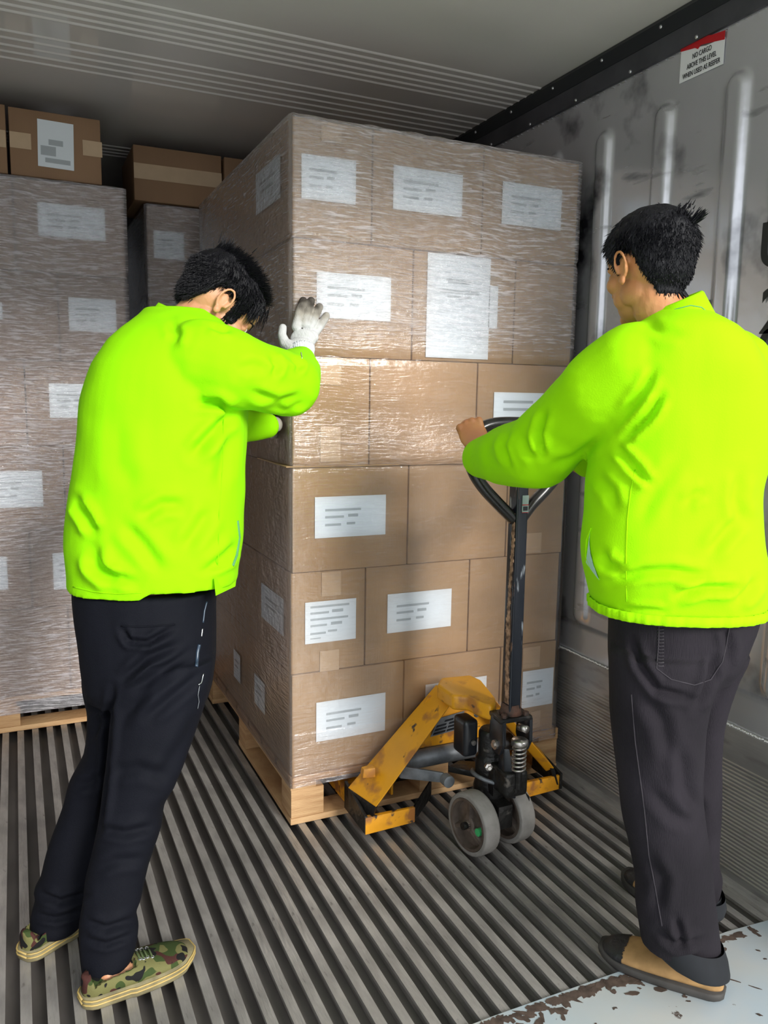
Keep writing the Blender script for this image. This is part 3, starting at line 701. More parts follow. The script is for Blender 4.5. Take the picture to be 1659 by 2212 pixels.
a = at(79, 257, y=ty); b = at(161, 369, y=ty); label_on(c, ty-.001, a[0], b[0], b[2], a[2], [(.08, .5, .55, .2), (.3, .7, .4, .12), (.2, .9, .8, .1)], rot=-.02)
for tl, br in (((20, 283), (68, 324)), ((178, 302), (221, 341))):
    a = at(*tl, y=ty); b = at(*br, y=ty); tape_on(c, ty-.001, a[0], b[0], b[2], a[2])
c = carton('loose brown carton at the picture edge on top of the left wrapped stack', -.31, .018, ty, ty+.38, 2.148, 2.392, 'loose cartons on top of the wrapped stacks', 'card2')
tape_on(c, ty-.001, -.09, .014, 2.24, 2.30)

# ---------- stack behind
MX0, MX1, MY0 = .553, 1.55, 3.70
pallet('wooden pallet under the wrapped stack behind the tall one', MX0, MX1, MY0, MY0+1.2, .146, 'wood2')
zm = [.148, .48, .81, 1.14, 1.47, 1.765, 2.16]
mb = {}
for i in range(6):
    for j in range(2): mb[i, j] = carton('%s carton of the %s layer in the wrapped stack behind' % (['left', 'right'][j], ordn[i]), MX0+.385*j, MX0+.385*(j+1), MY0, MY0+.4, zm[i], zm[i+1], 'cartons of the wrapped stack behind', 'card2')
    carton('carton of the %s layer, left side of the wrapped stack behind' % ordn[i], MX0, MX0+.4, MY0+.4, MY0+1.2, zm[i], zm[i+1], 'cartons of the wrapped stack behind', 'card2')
a = at(331, 497, y=MY0); b = at(398, 563, y=MY0); label_on(mb[5, 0], MY0-.001, a[0], b[0], b[2], a[2], ROWS3)
wrap('stretch_film', 'clear stretch film wound round the carton stack behind', MX0, MX1, MY0, MY0+1.2, .10, zm[6]+.003, M['film_left'], lambda s, z, x, y: .95 if y < MY0+.02 else .35, .014, 3.1, neck=((zm[5], .010, .006),), rough=1.2)
GT = 'loose cartons on top of the wrapped stacks'
my = MY0-.01
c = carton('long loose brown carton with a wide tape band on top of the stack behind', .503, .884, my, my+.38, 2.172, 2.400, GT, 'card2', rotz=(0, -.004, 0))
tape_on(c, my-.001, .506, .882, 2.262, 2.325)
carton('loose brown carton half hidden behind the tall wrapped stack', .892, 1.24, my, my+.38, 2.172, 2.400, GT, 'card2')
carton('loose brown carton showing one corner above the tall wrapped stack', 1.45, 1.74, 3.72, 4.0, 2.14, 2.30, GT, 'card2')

# ================================================================== HAND PALLET TRUCK
JX = 1.28
jk = thing('pallet_truck', 'worn yellow hand pallet truck with black loop handle, pushed under the main pallet', 'pallet truck', loc=(JX, 2.0, 0))
def bez(pts, k=6):
    P = [np.array(p, float) for p in pts]; out = []
    for i in range(len(P)-1):
        p0 = P[max(i-1, 0)]; p1 = P[i]; p2 = P[i+1]; p3 = P[min(i+2, len(P)-1)]
        for j in range(k):
            t = j/k; out.append(.5*((2*p1)+(-p0+p2)*t+(2*p0-5*p1+4*p2-p3)*t*t+(-p0+3*p1-3*p2+p3)*t**3))
    out.append(P[-1]); return out
# forks: folded channels reaching into the pallet
for s, (xa, xb) in ((-1, (.918, 1.085)), (1, (1.478, 1.645))):
    g = Geo().prism([(xa, 2.10, .045), (xa+.008, 2.10, .045), (xa+.008, 2.10, .088), (xb-.008, 2.10, .088), (xb-.008, 2.10, .045), (xb, 2.10, .045), (xb, 2.10, .096), (xa, 2.10, .096)][::-1], (0, 1.15, 0)); g.v = [(a, b if b > 2.5 else 2.245, c_) for a, b, c_ in g.v]
    fk = g.obj('fork', M['yellow_worn'], jk, bevel=.002)
    Geo().hexa([(xa-.004, 2.080, .028), (xb+.002, 2.088, .028), (xb+.002, 2.098, .028), (xa-.004, 2.098, .028)], [(xa-.004, 2.080, .082), (xb+.002, 2.088, .078), (xb+.002, 2.098, .078), (xa-.004, 2.098, .082)]).obj('front_lip', M['yellow_worn'], fk, bevel=.002)
    xo = xa if s < 0 else xb
    Geo().hexa([(xo-.006, 2.082, .030), (xo+.004, 2.082, .030), (xo+.004, 2.25, .034), (xo-.006, 2.25, .034)], [(xo-.006, 2.082, .086), (xo+.004, 2.082, .086), (xo+.004, 2.25, .125), (xo-.006, 2.25, .125)]).obj('side_cheek', M['grease'], fk, bevel=.002)
    xi = xb if s < 0 else xa
    Geo().hexa([(xi, 2.088, .030), (xi-s*.10, 2.165, .055), (xi-s*.10, 2.172, .055), (xi, 2.096, .030)], [(xi, 2.088, .080), (xi-s*.10, 2.165, .115), (xi-s*.10, 2.172, .115), (xi, 2.096, .080)]).obj('brace', M['grease'], fk)
    g = Geo().tube([(xo+(.02 if s < 0 else -.02), 2.16, .128), (xo+(.035 if s < 0 else -.035), 2.16, .150)], .010, 8); 
# A-frame legs and the cap that sits on the pump
def mir(p): return np.array([2*JX-p[0], p[1], p[2]])
A = at(943, 1478, y=2.225); B = at(977, 1516, y=2.085); Cc = at(812, 1744, y=2.080); D = at(751, 1702, y=2.215)
th = np.array([.012, .030, -.022])
lg = Geo().hexa([D, Cc, B, A], [D+th, Cc+th, B+th, A+th]).obj('frame_leg', M['yellow'], jk, bevel=.005, seg=3)
A2, B2, C2, D2 = [mir(p) for p in (A, B, Cc, D)]; th2 = np.array([-.012, .030, -.022])
Geo().hexa([D2, A2, B2, C2], [D2+th2, A2+th2, B2+th2, C2+th2]).obj('frame_leg', M['yellow'], jk, bevel=.005, seg=3)
# worn foot plates where legs meet the forks
for mr_ in (lambda p: np.array(p), mir):
    a, b, c, d_ = D, Cc, np.array([.925, 2.083, .046]), np.array([.905, 2.19, .05])
    pts = [mr_(p) for p in (a, b, c, d_)]; t3 = np.array([.012, .01, 0]) if mr_(D)[0] < JX else np.array([-.012, .01, 0])
    Geo().hexa(pts, [p+t3 for p in pts]).obj('foot_plate', M['grease'], jk, bevel=.002)
e = at(792, 1668, y=2.17); Geo().hexa([e+(-.018, -.012, -.012), e+(.022, -.02, -.012), e+(.022, .012, -.006), e+(-.018, .012, -.006)], [e+(-.014, -.01, .016), e+(.022, -.018, .018), e+(.022, .01, .02), e+(-.014, .01, .016)]).obj('weld_lug', M['yellow'], jk, bevel=.003)
capz = .458
cp = [at(952, 1463, z=capz), at(1016, 1457, z=capz), at(1040, 1468, z=capz), at(1058, 1490, z=capz), at(1070, 1505, z=capz), at(1073, 1517, z=capz-.004), at(1062, 1526, z=capz-.006), at(1040, 1517, z=capz-.002), at(1010, 1504, z=capz), at(978, 1502, z=capz), at(944, 1478, z=capz)]
g = Geo(); g.prism([p-np.array([0, 0, .048]) for p in cp], (0, 0, .048)); cap = g.obj('pump_cap', M['yellow'], jk, bevel=.011, seg=3)
# rear cross panel with maker's plate
Geo().hexa([(1.07, 2.215, .205), (1.49, 2.215, .205), (1.49, 2.225, .205), (1.07, 2.225, .205)], [(1.19, 2.205, .385), (1.37, 2.205, .385), (1.37, 2.215, .385), (1.19, 2.215, .385)]).obj('cross_panel', M['yellow_worn'], jk, bevel=.002)
npq = [at(930, 1592, y=2.203), at(996, 1574, y=2.203), at(1003, 1536, y=2.198), at(948, 1552, y=2.198)]
g = Geo().prism(npq, (0, .002, 0)); npl = g.obj('name_plate', M['greymetal'], jk)
g = Geo()
q0, q1, q2, q3 = npq
def npt(u, v): return (q0*(1-u)+q1*u)*(1-v)+(q3*(1-u)+q2*u)*v
for v0, segs in ((.08, ((.05, .45), (.5, .95))), (.28, ((.05, .45), (.5, .95))), (.48, ((.05, .4), (.5, .9))), (.68, ((.30, .62),)),):
    for a, b in segs: g.prism([npt(a, v0)+(0, -.0012, 0), npt(b, v0)+(0, -.0012, 0), npt(b, v0+.12)+(0, -.0012, 0), npt(a, v0+.12)+(0, -.0012, 0)], (0, .0008, 0))
g.obj('printed_table', M['black'], npl)
pc = npt(.78, .68); ce = text_mesh('CE', .020, M['blackink'], 'lettering', npl, tuple(pc+np.array([0, -.0022, 0])), (.95, 0, .16), (0, 0, 1))
Geo().tube([(1.05, 2.20, .178), (1.51, 2.20, .178)], .030, 14).obj('torsion_tube', M['greymetal'], jk, smooth=True)
# pump
g = Geo().lathe([(.050, .135), (.052, .17), (.047, .19), (.047, .265), (.040, .275), (.040, .345), (.034, .355)], (JX, 1.965, 0), n=20)
g.box((JX-.03, 1.90, .17), (JX+.05, 1.965, .255)); pump = g.obj('pump_body', M['grease'], jk, bevel=.003)
Geo().lathe([(.013, .35), (.013, .415)], (JX, 1.955, 0), n=14).obj('piston', M['steel'], pump, smooth=True)
c0 = at(1012, 1583, y=2.0)
Geo().box((c0[0]-.028, 1.975, .268), (c0[0]+.022, 2.05, .385)).obj('oil_reservoir', M['black'], jk, bevel=.016, seg=4)
for p in ((1028, 1543), (1022, 1604)): q = at(*p, y=1.972); Geo().lathe([(.008, 0), (.008, .006)], q, (0, -1, 0), 8).obj('bolt', M['steel'], jk)
# steering head plate, knuckles, pivot yoke and spring
yk = Geo(); c1 = at(1112, 1536, y=1.87)
yk.prism([(JX-.055, 1.838, .424), (JX+.052, 1.832, .424), (JX+.058, 1.905, .424), (JX-.045, 1.915, .424)], (0, 0, .014))
yo = yk.obj('handle_yoke', M['grease'], jk, bevel=.004)
for sx in (-.048, .044):
    Geo().prism([(JX+sx, 1.835, .43), (JX+sx, 1.90, .43), (JX+sx, 1.905, .36), (JX+sx, 1.885, .325), (JX+sx, 1.850, .325), (JX+sx, 1.832, .36)], (.012, 0, 0)).obj('yoke_ear', M['black'], yo, bevel=.003)
    Geo().lathe([(.014, 0), (.014, .007), (.008, .007), (.008, .012)], (JX+sx-(.0 if sx < 0 else -.012), 1.867, .352), (-1 if sx < 0 else 1, 0, 0), 12).obj('pivot_pin', M['steel'], yo)
for dx, dy in ((-.035, -.018), (.036, -.022), (.036, .018)): Geo().lathe([(.009, 0), (.009, .010), (.005, .012)], (JX+dx, 1.866+dy, .438), n=6).obj('nut', M['rust'], yo)
Geo().lathe([(.011, 0), (.011, .030)], (JX+.022, 1.855, .400), (0.3, -1, 0), 12).obj('roller', M['steel'], yo, smooth=True)
sc = at(1122, 1618, y=1.835); sx0, sy0 = sc[0], 1.835
g = Geo(); coil = [(sx0+.0185*math.cos(t), sy0+.0185*math.sin(t), .272+.0130*t/(2*math.pi)) for t in np.linspace(0, 2*math.pi*6.2, 120)]
g.tube(coil, .0036, 7); spr = g.obj('pump_spring', M['steel'], jk, smooth=True)
Geo().lathe([(.020, .350), (.025, .353), (.025, .368), (.020, .372)], (sx0, sy0, 0), n=20).obj('spring_cup', M['steel'], spr, smooth=True)
Geo().lathe([(.011, .22), (.011, .36)], (sx0, sy0, 0), n=10).obj('spring_rod', M['grease'], spr)
Geo().hexa([(JX-.012, 1.86, .18), (JX+.016, 1.845, .18), (JX+.016, 1.90, .18), (JX-.012, 1.90, .18)], [(JX-.03, 1.855, .34), (JX-.014, 1.845, .34), (JX-.014, 1.885, .34), (JX-.03, 1.885, .34)]).obj('release_lever', M['black'], jk, bevel=.005)
# hose clamp ring and bolt
cl = at(1050, 1655, y=1.93)
g = Geo().tube([(JX+.058*math.cos(t)-.004, 1.955+.055*math.sin(t), .205-.018*math.cos(t)) for t in np.linspace(2.4, 4.6, 14)], .0065, 8); g.obj('hose', M['greymetal'], jk, smooth=True)
Geo().lathe([(.012, -.006), (.012, .008), (.006, .010), (.006, .016)], at(1055, 1656, y=1.90), (-.3, -1, .1), 6).obj('bolt', M['steel'], jk)
# chassis plate, links, bearing block
Geo().prism([at(968, 1668, z=.168), at(1074, 1690, z=.150)+(0, -.0, 0), (JX+.075, 1.86, .150), (JX+.085, 2.06, .168), (JX-.02, 2.12, .168)], (0, 0, .020)).obj('chassis_plate', M['grease'], jk, bevel=.003)
Geo().box((JX-.028, 1.87, .075), (JX+.024, 1.97, .150)).obj('bearing_block', M['grease'], jk, bevel=.006)
Geo().box((JX-.028, 1.835, .190), (JX+.050, 1.945, .268)).obj('lower_casting', M['grease'], jk, bevel=.014, seg=3)
for mr_ in (lambda p: np.array(p), mir):
    a = at(864, 1670, y=2.13); b = at(962, 1682, y=2.03); a, b = mr_(a), mr_(b); h_ = .021
    t_ = np.array([0, .014, 0])
    dz = np.array([0, 0, 1.])
    lk = Geo().hexa([a-dz*h_*.9, b-dz*h_*.75, b-dz*h_*.75+t_, a-dz*h_*.9+t_], [a+dz*h_*1.1, b+dz*h_*.8, b+dz*h_*.8+t_, a+dz*h_*1.1+t_]).obj('link_arm', M['greymetal'], jk, bevel=.004)
    Geo().lathe([(.019, -.01), (.019, .018), (.010, .020)], b+np.array([0, -.008, 0]), (0, -1, 0), 16).obj('link_boss', M['greymetal'], lk, bevel=.002)
# steering wheels
def wheel(cx_, cy_, cz_, rot, green):
    ax = np.array([-math.cos(rot), -math.sin(rot), 0]); c = np.array([cx_, cy_, cz_]); w = .027; R_ = cz_-.001
    ty_ = Geo().lathe([(.079, w*.98), (.088, w), (R_-.002, w*.93), (R_, w*.7), (R_, -w*.7), (R_-.002, -w*.93), (.088, -w), (.079, -w*.98), (.078, 0), (.079, w*.98)], c, ax, 40, False).obj('wheel_tyre', M['tyre'], jk, bevel=0, smooth=True)
    set_sharp(ty_.data, 50)
    hb = Geo().lathe([(.0, .010), (.030, .010), (.066, .006), (.070, w*.99), (.078, w*1.03), (.0785, w*.9), (.0765, 0), (.0785, -w*.9), (.078, -w*1.03), (.070, -w*.99), (.066, -.006), (.0, -.006)], c, ax, 36).obj('wheel_rim', M['hubgrey'], jk, smooth=True); set_sharp(hb.data, 35)
    u = np.cross(ax, [0, 0, 1.]); u /= np.linalg.norm(u); v = np.cross(ax, u)
    for sg in (1, -1):
        for k in range(3):
            q = .5+k*2*math.pi/3; d_ = u*math.cos(q)+v*math.sin(q); e_ = np.cross(ax, d_); b0 = c+ax*sg*.008
            Geo().hexa([b0+d_*.02-e_*.013, b0+d_*.072-e_*.010, b0+d_*.072+e_*.010, b0+d_*.02+e_*.013], [p+ax*sg*h for p, h in ((b0+d_*.02-e_*.007, .017), (b0+d_*.072-e_*.005, .014), (b0+d_*.072+e_*.005, .014), (b0+d_*.02+e_*.007, .017))]).obj('spoke', M['hubgrey'], hb)
    Geo().lathe([(.026, .008), (.026, .020), (.018, .024), (.012, .022), (.012, .028), (.009, .030), (0, .030)], c, ax, 20).obj('hub_nut', M['hubgrey'], hb, bevel=.001)
    if green: p = c+ax*.0215+u*.045*(-1)+v*.004; Geo().lathe([(.0115, -.014), (.0115, .001)], p, ax, 16).obj('green_dot', M['green'], hb)
wheel(1.193, 1.912, .0945, .14, True); wheel(1.330, 1.932, .0945, .14, False)
Geo().tube([(1.15, 1.905, .0945), (1.40, 1.937, .0945)], .011, 12).obj('axle', M['grease'], jk)
# handle: chipped square shaft and loop grip
HY = 1.87
sh_ = Geo().hexa([(JX-.020, HY-.024, .440), (JX+.019, HY-.024, .440), (JX+.019, HY+.022, .440), (JX-.020, HY+.022, .440)], [(JX-.019, HY-.022, 1.125), (JX+.018, HY-.022, 1.125), (JX+.018, HY+.022, 1.125), (JX-.019, HY+.022, 1.125)]).obj('handle_shaft', M['handle_worn'], jk, bevel=.005, seg=3)
g = Geo().lathe([(.034, .440), (.030, .452), (.027, .47)], (JX, HY, 0), n=16); g.obj('shaft_weld', M['rust'], jk, smooth=True)
# bare-metal strip where the paint has split along the shaft
g = Geo(); xs0 = JX-.0205
for i in range(64):
    z = .475+.0087*i; wdt = .010+.004*rng.random()+(.006 if z < .72 else 0); y0_ = HY-.006+.004*math.sin(z*11)+rng.normal()*.0012
    g.box((xs0-.0012-.0007*rng.random(), y0_-wdt/2, z), (xs0+.001, y0_+wdt/2, z+.0086))
g.obj('bare_strip', M['chip'], sh_)
q = at(1128, 1072, y=HY-.0245)
Geo().box((JX-.004, HY-.0243, 1.035), (JX+.017, HY-.0232, 1.083)).obj('shaft_sticker', M['sagegrey'], sh_)
Geo().box((JX-.004, HY-.0247, 1.055), (JX+.017, HY-.0236, 1.0575)).obj('red_line', M['red'], sh_)
Geo().box((JX-.004, HY-.0247, 1.034), (JX+.017, HY-.0236, 1.0355)).obj('red_line', M['red'], sh_)
Geo().box((JX-.001, HY-.0247, 1.040), (JX+.0145, HY-.0236, 1.052)).obj('pictogram', M['black'], sh_)
lp = [(1110, 1122), (1078, 1090), (1042, 1050), (1020, 1012), (1016, 975), (1030, 935), (1062, 917), (1115, 914), (1168, 919), (1204, 940), (1219, 978), (1208, 1018), (1180, 1056), (1148, 1090), (1124, 1122)]
path = bez([at(a, b, y=HY) for a, b in lp], 5)
Geo().tube(path, .0175, 14).obj('loop_grip', mat('grip_enamel', (.028, .026, .024), .22, .1, spec=.7, var=.4, vscale=20), jk, smooth=True)
g = Geo().prism([at(1058, 925, y=HY-.004), at(1100, 922, y=HY-.004), at(1106, 940, y=HY-.004), at(1062, 945, y=HY-.004)], (0, .012, 0)); g.obj('control_lever', M['white'], jk, bevel=.003)
Geo().tube([(JX, HY, 1.08), (JX, HY, 1.27)], .006, 8).obj('control_rod', M['black'], jk)

# ================================================================== PEOPLE
from mathutils.bvhtree import BVHTree
def unit(v): v = np.array(v, float); return v/np.linalg.norm(v)
def basis(h, pitch, roll=0.0):
    """columns: head's right, forward, up"""
    h = unit(h); f = h*math.cos(pitch)-UP*math.sin(pitch); u = UP*math.cos(pitch)+h*math.sin(pitch); r = np.cross(f, u)
    if roll: r, u = r*math.cos(roll)+u*math.sin(roll), u*math.cos(roll)-r*math.sin(roll)
    return np.stack([r, f, u], 1)
def add_head(g, c, B, s=1.0, neck_to=None):
    def P(x, y, z): return c+B@(np.array([x, y, z])*s)
    def E(x, y, z, a, b, d, R_=None): g.ell(P(x, y, z), np.array([a, b, d])*s, B if R_ is None else B@R_, 22, 14)
    E(0, -.008, .028, .075, .096, .086); E(0, -.03, .0, .070, .070, .070)
    E(0, .03, -.025, .062, .062, .080); E(0, .034, -.075, .048, .050, .042); E(0, .072, -.098, .022, .018, .018)
    E(0, .074, .035, .052, .024, .034); E(0, .083, .014, .048, .012, .011)
    for q in (-1, 1):
        E(q*.043, .055, -.026, .024, .026, .022); E(q*.050, .0, -.055, .016, .036, .030); E(q*.040, .038, -.058, .020, .030, .028)
        E(q*.031, .078, -.004, .016, .010, .010)
        E(q*.011, .104, -.036, .008, .009, .007)
        # ear: rim, lobe and hollow shell
        ec = np.array([q*.079, -.008, -.010]); pts = []
        for t in np.linspace(-.55*math.pi, 1.15*math.pi, 15):
            rr = .017+.004*math.sin(t); pts.append((P(ec[0]+q*(.008+.005*math.sin(t)), ec[1]-.006-rr*math.cos(t)*.95+.004, ec[2]+.004+rr*1.55*math.sin(t)), .0037*s))
        g.chain(pts, 8); E(ec[0]+q*.001, ec[1]-.004, ec[2]+.002, .0045, .014, .024); E(ec[0]+q*.004, ec[1]+.000, ec[2]-.024, .006, .0095, .011)
        E(ec[0]+q*.003, ec[1]+.012, ec[2]-.004, .005, .004, .007)
    g.chain([(P(0, .092, .004), .007*s), (P(0, .101, -.018), .0085*s), (P(0, .112, -.035), .0105*s)], 10)
    E(0, .087, -.061, .023, .011, .007); E(0, .086, -.071, .019, .011, .0075); E(0, .080, -.084, .016, .010, .008)
    if neck_to is not None:
        g.chain([(P(0, -.018, -.045), .056*s), (P(0, -.022, -.09), .053*s), (neck_to, .060*s)], 18)
def eyes(c, B, s, parent):
    for q in (-1, 1):
        e = Geo().ell(c+B@(np.array([q*.031, .080, -.004])*s), .0105*s, B).obj('eye', M['eyew'], parent, smooth=True)
        Geo().ell(c+B@(np.array([q*.031, .0868, -.004])*s), .0055*s, B).obj('iris', M['eyed'], e, smooth=True)
    for q in (-1, 1): g = Geo(); g.chain([(c+B@(np.array([q*.016, .094, .017])*s), .0028), (c+B@(np.array([q*.034, .091, .022])*s), .0032), (c+B@(np.array([q*.048, .080, .018])*s), .002)], 6); g.obj('eyebrow', M['hair'], parent, smooth=True)
def hair(c, B, s, parent, mask, thick, length, sweep, n=5200, seed=1, tufts=(), sb=None):
    """cap grown from the skull plus short tapered strands"""
    r0 = np.random.default_rng(seed)
    bm = bmesh.new(); bmesh.ops.create_icosphere(bm, subdivisions=6, radius=1.0)
    R_ = np.array([.0755, .0965, .0865]); cc = np.array([0, -.008, .028])
    P0 = np.array([v.co for v in bm.verts])
    def skull(p):
        q = cc+p*R_
        if sb is not None:
            o_ = c+B@((cc+unit(p*R_)*.150)*s); t_ = c+B@(cc*s); h_ = sb.b.ray_cast(Vector(o_), Vector(unit(t_-o_)), .2)
            if h_[0] is not None:
                q = (B.T@(np.array(h_[0])-c))/s; q[0] = max(-.0795, min(.0795, q[0])); return q
        # nape: the back of the head runs down into the neck
        if q[2] < .0 and q[1] < 0:
            k = min(1, -q[2]/.085); q = q+np.array([-q[0]*.12*k, (-.074-q[1])*.55*k if q[1] > -.09 else 0, -.030*k])
        return q
    vals = []
    for v, p in zip(bm.verts, P0):
        q = skull(p); m_ = mask(q); t = thick(q)
        t = t*(1+.16*noise.noise(Vector(q*42))+.10*noise.noise(Vector((q[0]*130, q[1]*60, q[2]*90))))
        h = -.004+(t+.004)*min(1, max(0, m_)) ; vals.append(m_)
        v.co = Vector(c+B@((q+p/np.linalg.norm(p/R_)*0+unit(p/R_)*h)*s))
    bm.verts.ensure_lookup_table()
    dele = [f for f in bm.faces if all(vals[v.index] <= 0 for v in f.verts)]
    bmesh.ops.delete(bm, geom=dele, context='FACES')
    me = bpy.data.meshes.new('hair'); bm.to_mesh(me); bm.free(); me.polygons.foreach_set('use_smooth', [True]*len(me.polygons))
    L = world_loc(parent); put(me, verts(me)-L)
    h = link('hair', me, M['hair'], parent)
    g = Geo(); k = 0
    while k < n:
        p = unit(r0.normal(size=3)); q = skull(p); m_ = mask(q)
        if m_ < -.15 or m_+.25 < r0.random()*.5: continue
        k += 1; nn = unit(p/R_); d = sweep(q, nn); d = unit(d+r0.normal(size=3)*.16); ln = length(q)*(.6+.7*r0.random())
        b = q+nn*(thick(q)*max(0, min(1, m_))*.92-.001)
        rad = .0011*(.8+.5*r0.random()); pts = [b, b+(nn*.30+d*.7)*ln*.5, b+(nn*.30*.7+d)*ln]
        pts = [c+B@(x*s)-L for x in pts]; g.tube(pts, [rad, rad*.8, rad*.15], 3, caps=False)
    for (q, d, ln, cnt, sp) in tufts:
        for _ in range(cnt):
            b = np.array(q)+r0.normal(size=3)*sp; dd = unit(unit(d)+r0.normal(size=3)*.13); l2 = ln*(.6+.5*r0.random())
            pts = [c+B@(x*s)-L for x in (b, b+dd*l2*.5, b+dd*l2)]; g.tube(pts, [.0015, .0012, .0002], 3, caps=False)
    g.obj('hair_strands', M['hair'], None)
    o = bpy.data.objects['hair_strands'] if 'hair_strands' in bpy.data.objects else None
    o.parent = h; o['kind'] = 'stuff'; o.name = 'strands'
    return h
def add_hand(g, Wp, f, n, s, curls, k=1.0, thumb=((.35, .75, .35), (.75, .35, .45), (.9, -.1, .5)), fat=1.0):
    f, n, s = unit(f), unit(n), unit(s)
    def R_(o): return np.stack([s, n, f], 1)
    g.ell(Wp+f*.050*k, np.array([.040*fat, .0145*fat, .052])*k, R_(0)); g.ell(Wp+f*.078*k, np.array([.039*fat, .0105*fat, .016])*k, R_(0))
    g.ell(Wp+f*.035*k+s*.022*k+n*.007*k, np.array([.018, .014, .032])*k*fat, R_(0))
    LN = [(.043, .025, .021), (.047, .029, .022), (.044, .027, .021), (.035, .020, .018)]; RD = [.0090, .0092, .0088, .0078]
    for i, off in enumerate((.0295, .0100, -.0095, -.0280)):
        p = Wp+f*(.090-.004*abs(i-1))*k+s*off*k; pts = [(p-f*.02*k, RD[i]*k*fat*1.02), (p-n*.003*k, RD[i]*k*fat*1.18)]; a = 0; sp = (1.0-i*.72)*.10
        for j in range(3):
            a += math.radians(curls[i][j]); d = f*math.cos(a)+n*math.sin(a)+s*sp*math.cos(a); p = p+unit(d)*LN[i][j]*k; pts.append((p, RD[i]*k*fat*(1-.09*(j+1))))
        g.chain(pts, 10)
    p = Wp+f*.022*k+s*.026*k+n*.004*k; pts = [(p, .0125*k*fat)]
    for (a, b, c_), ln in zip(thumb, (.036, .031, .026)): p = p+unit(f*a+s*b+n*c_)*ln*k; pts.append((p, (.0105 if ln > .03 else .009)*k*fat))
    g.chain(pts, 10)
class Surf:
    def __init__(s, me): s.b = BVHTree.FromPolygons([v.co for v in me.vertices], [tuple(p.vertices) for p in me.polygons])
    def hit(s, px, py, off=.0):
        d = ROT@_ray(px, py); d = unit(d); h = s.b.ray_cast(Vector(CAM), Vector(d))
        if h[0] is None: return None
        return np.array(h[0])+np.array(h[1])*off
def seam(sf, pts, r, name, m, parent, off=0.0, n=6, k=6):
    P = []
    for i in range(len(pts)-1):
        for j in range(k): P.append(tuple(pts[i][q]+(pts[i+1][q]-pts[i][q])*j/k for q in (0, 1)))
    P.append(pts[-1]); W_ = [sf.hit(*p, off=off) for p in P]; W_ = [w for w in W_ if w is not None]
    if len(W_) > 2: return Geo().tube(W_, r, n).obj(name, m, parent, smooth=True)
def patch_on(sf, poly, name, m, parent, off=.001, th=.0015, div=6):
    """thin cloth patch following the garment surface: poly is 4 picture corners"""
    a, b, c, d = [np.array(p, float) for p in poly]; g = Geo(); k = []; n = div
    for i in range(n+1):
        for j in range(n+1):
            u, v = i/n, j/n; p = (a*(1-u)+b*u)*(1-v)+(d*(1-u)+c*u)*v; h = sf.hit(p[0], p[1], off)
            k.append(h if h is not None else k[-1] if k else np.zeros(3))
    g.add(k, [(i*(n+1)+j, i*(n+1)+j+1, (i+1)*(n+1)+j+1, (i+1)*(n+1)+j) for i in range(n) for j in range(n)])
    return g.obj(name, m, parent, smooth=True)
def garment(g, voxel, smooth, creases, amp, noise_amp, noise_scale, stretch=(1, 1, 1), seed=0.0):
    me = blob(g, voxel, smooth)
    if noise_amp: crumple(me, noise_amp, noise_scale, stretch, seed)
    if creases: folds(me, creases, amp)
    return me
def place(me, name, m, parent):
    put(me, verts(me)-world_loc(parent)); return link(name, me, m, parent)
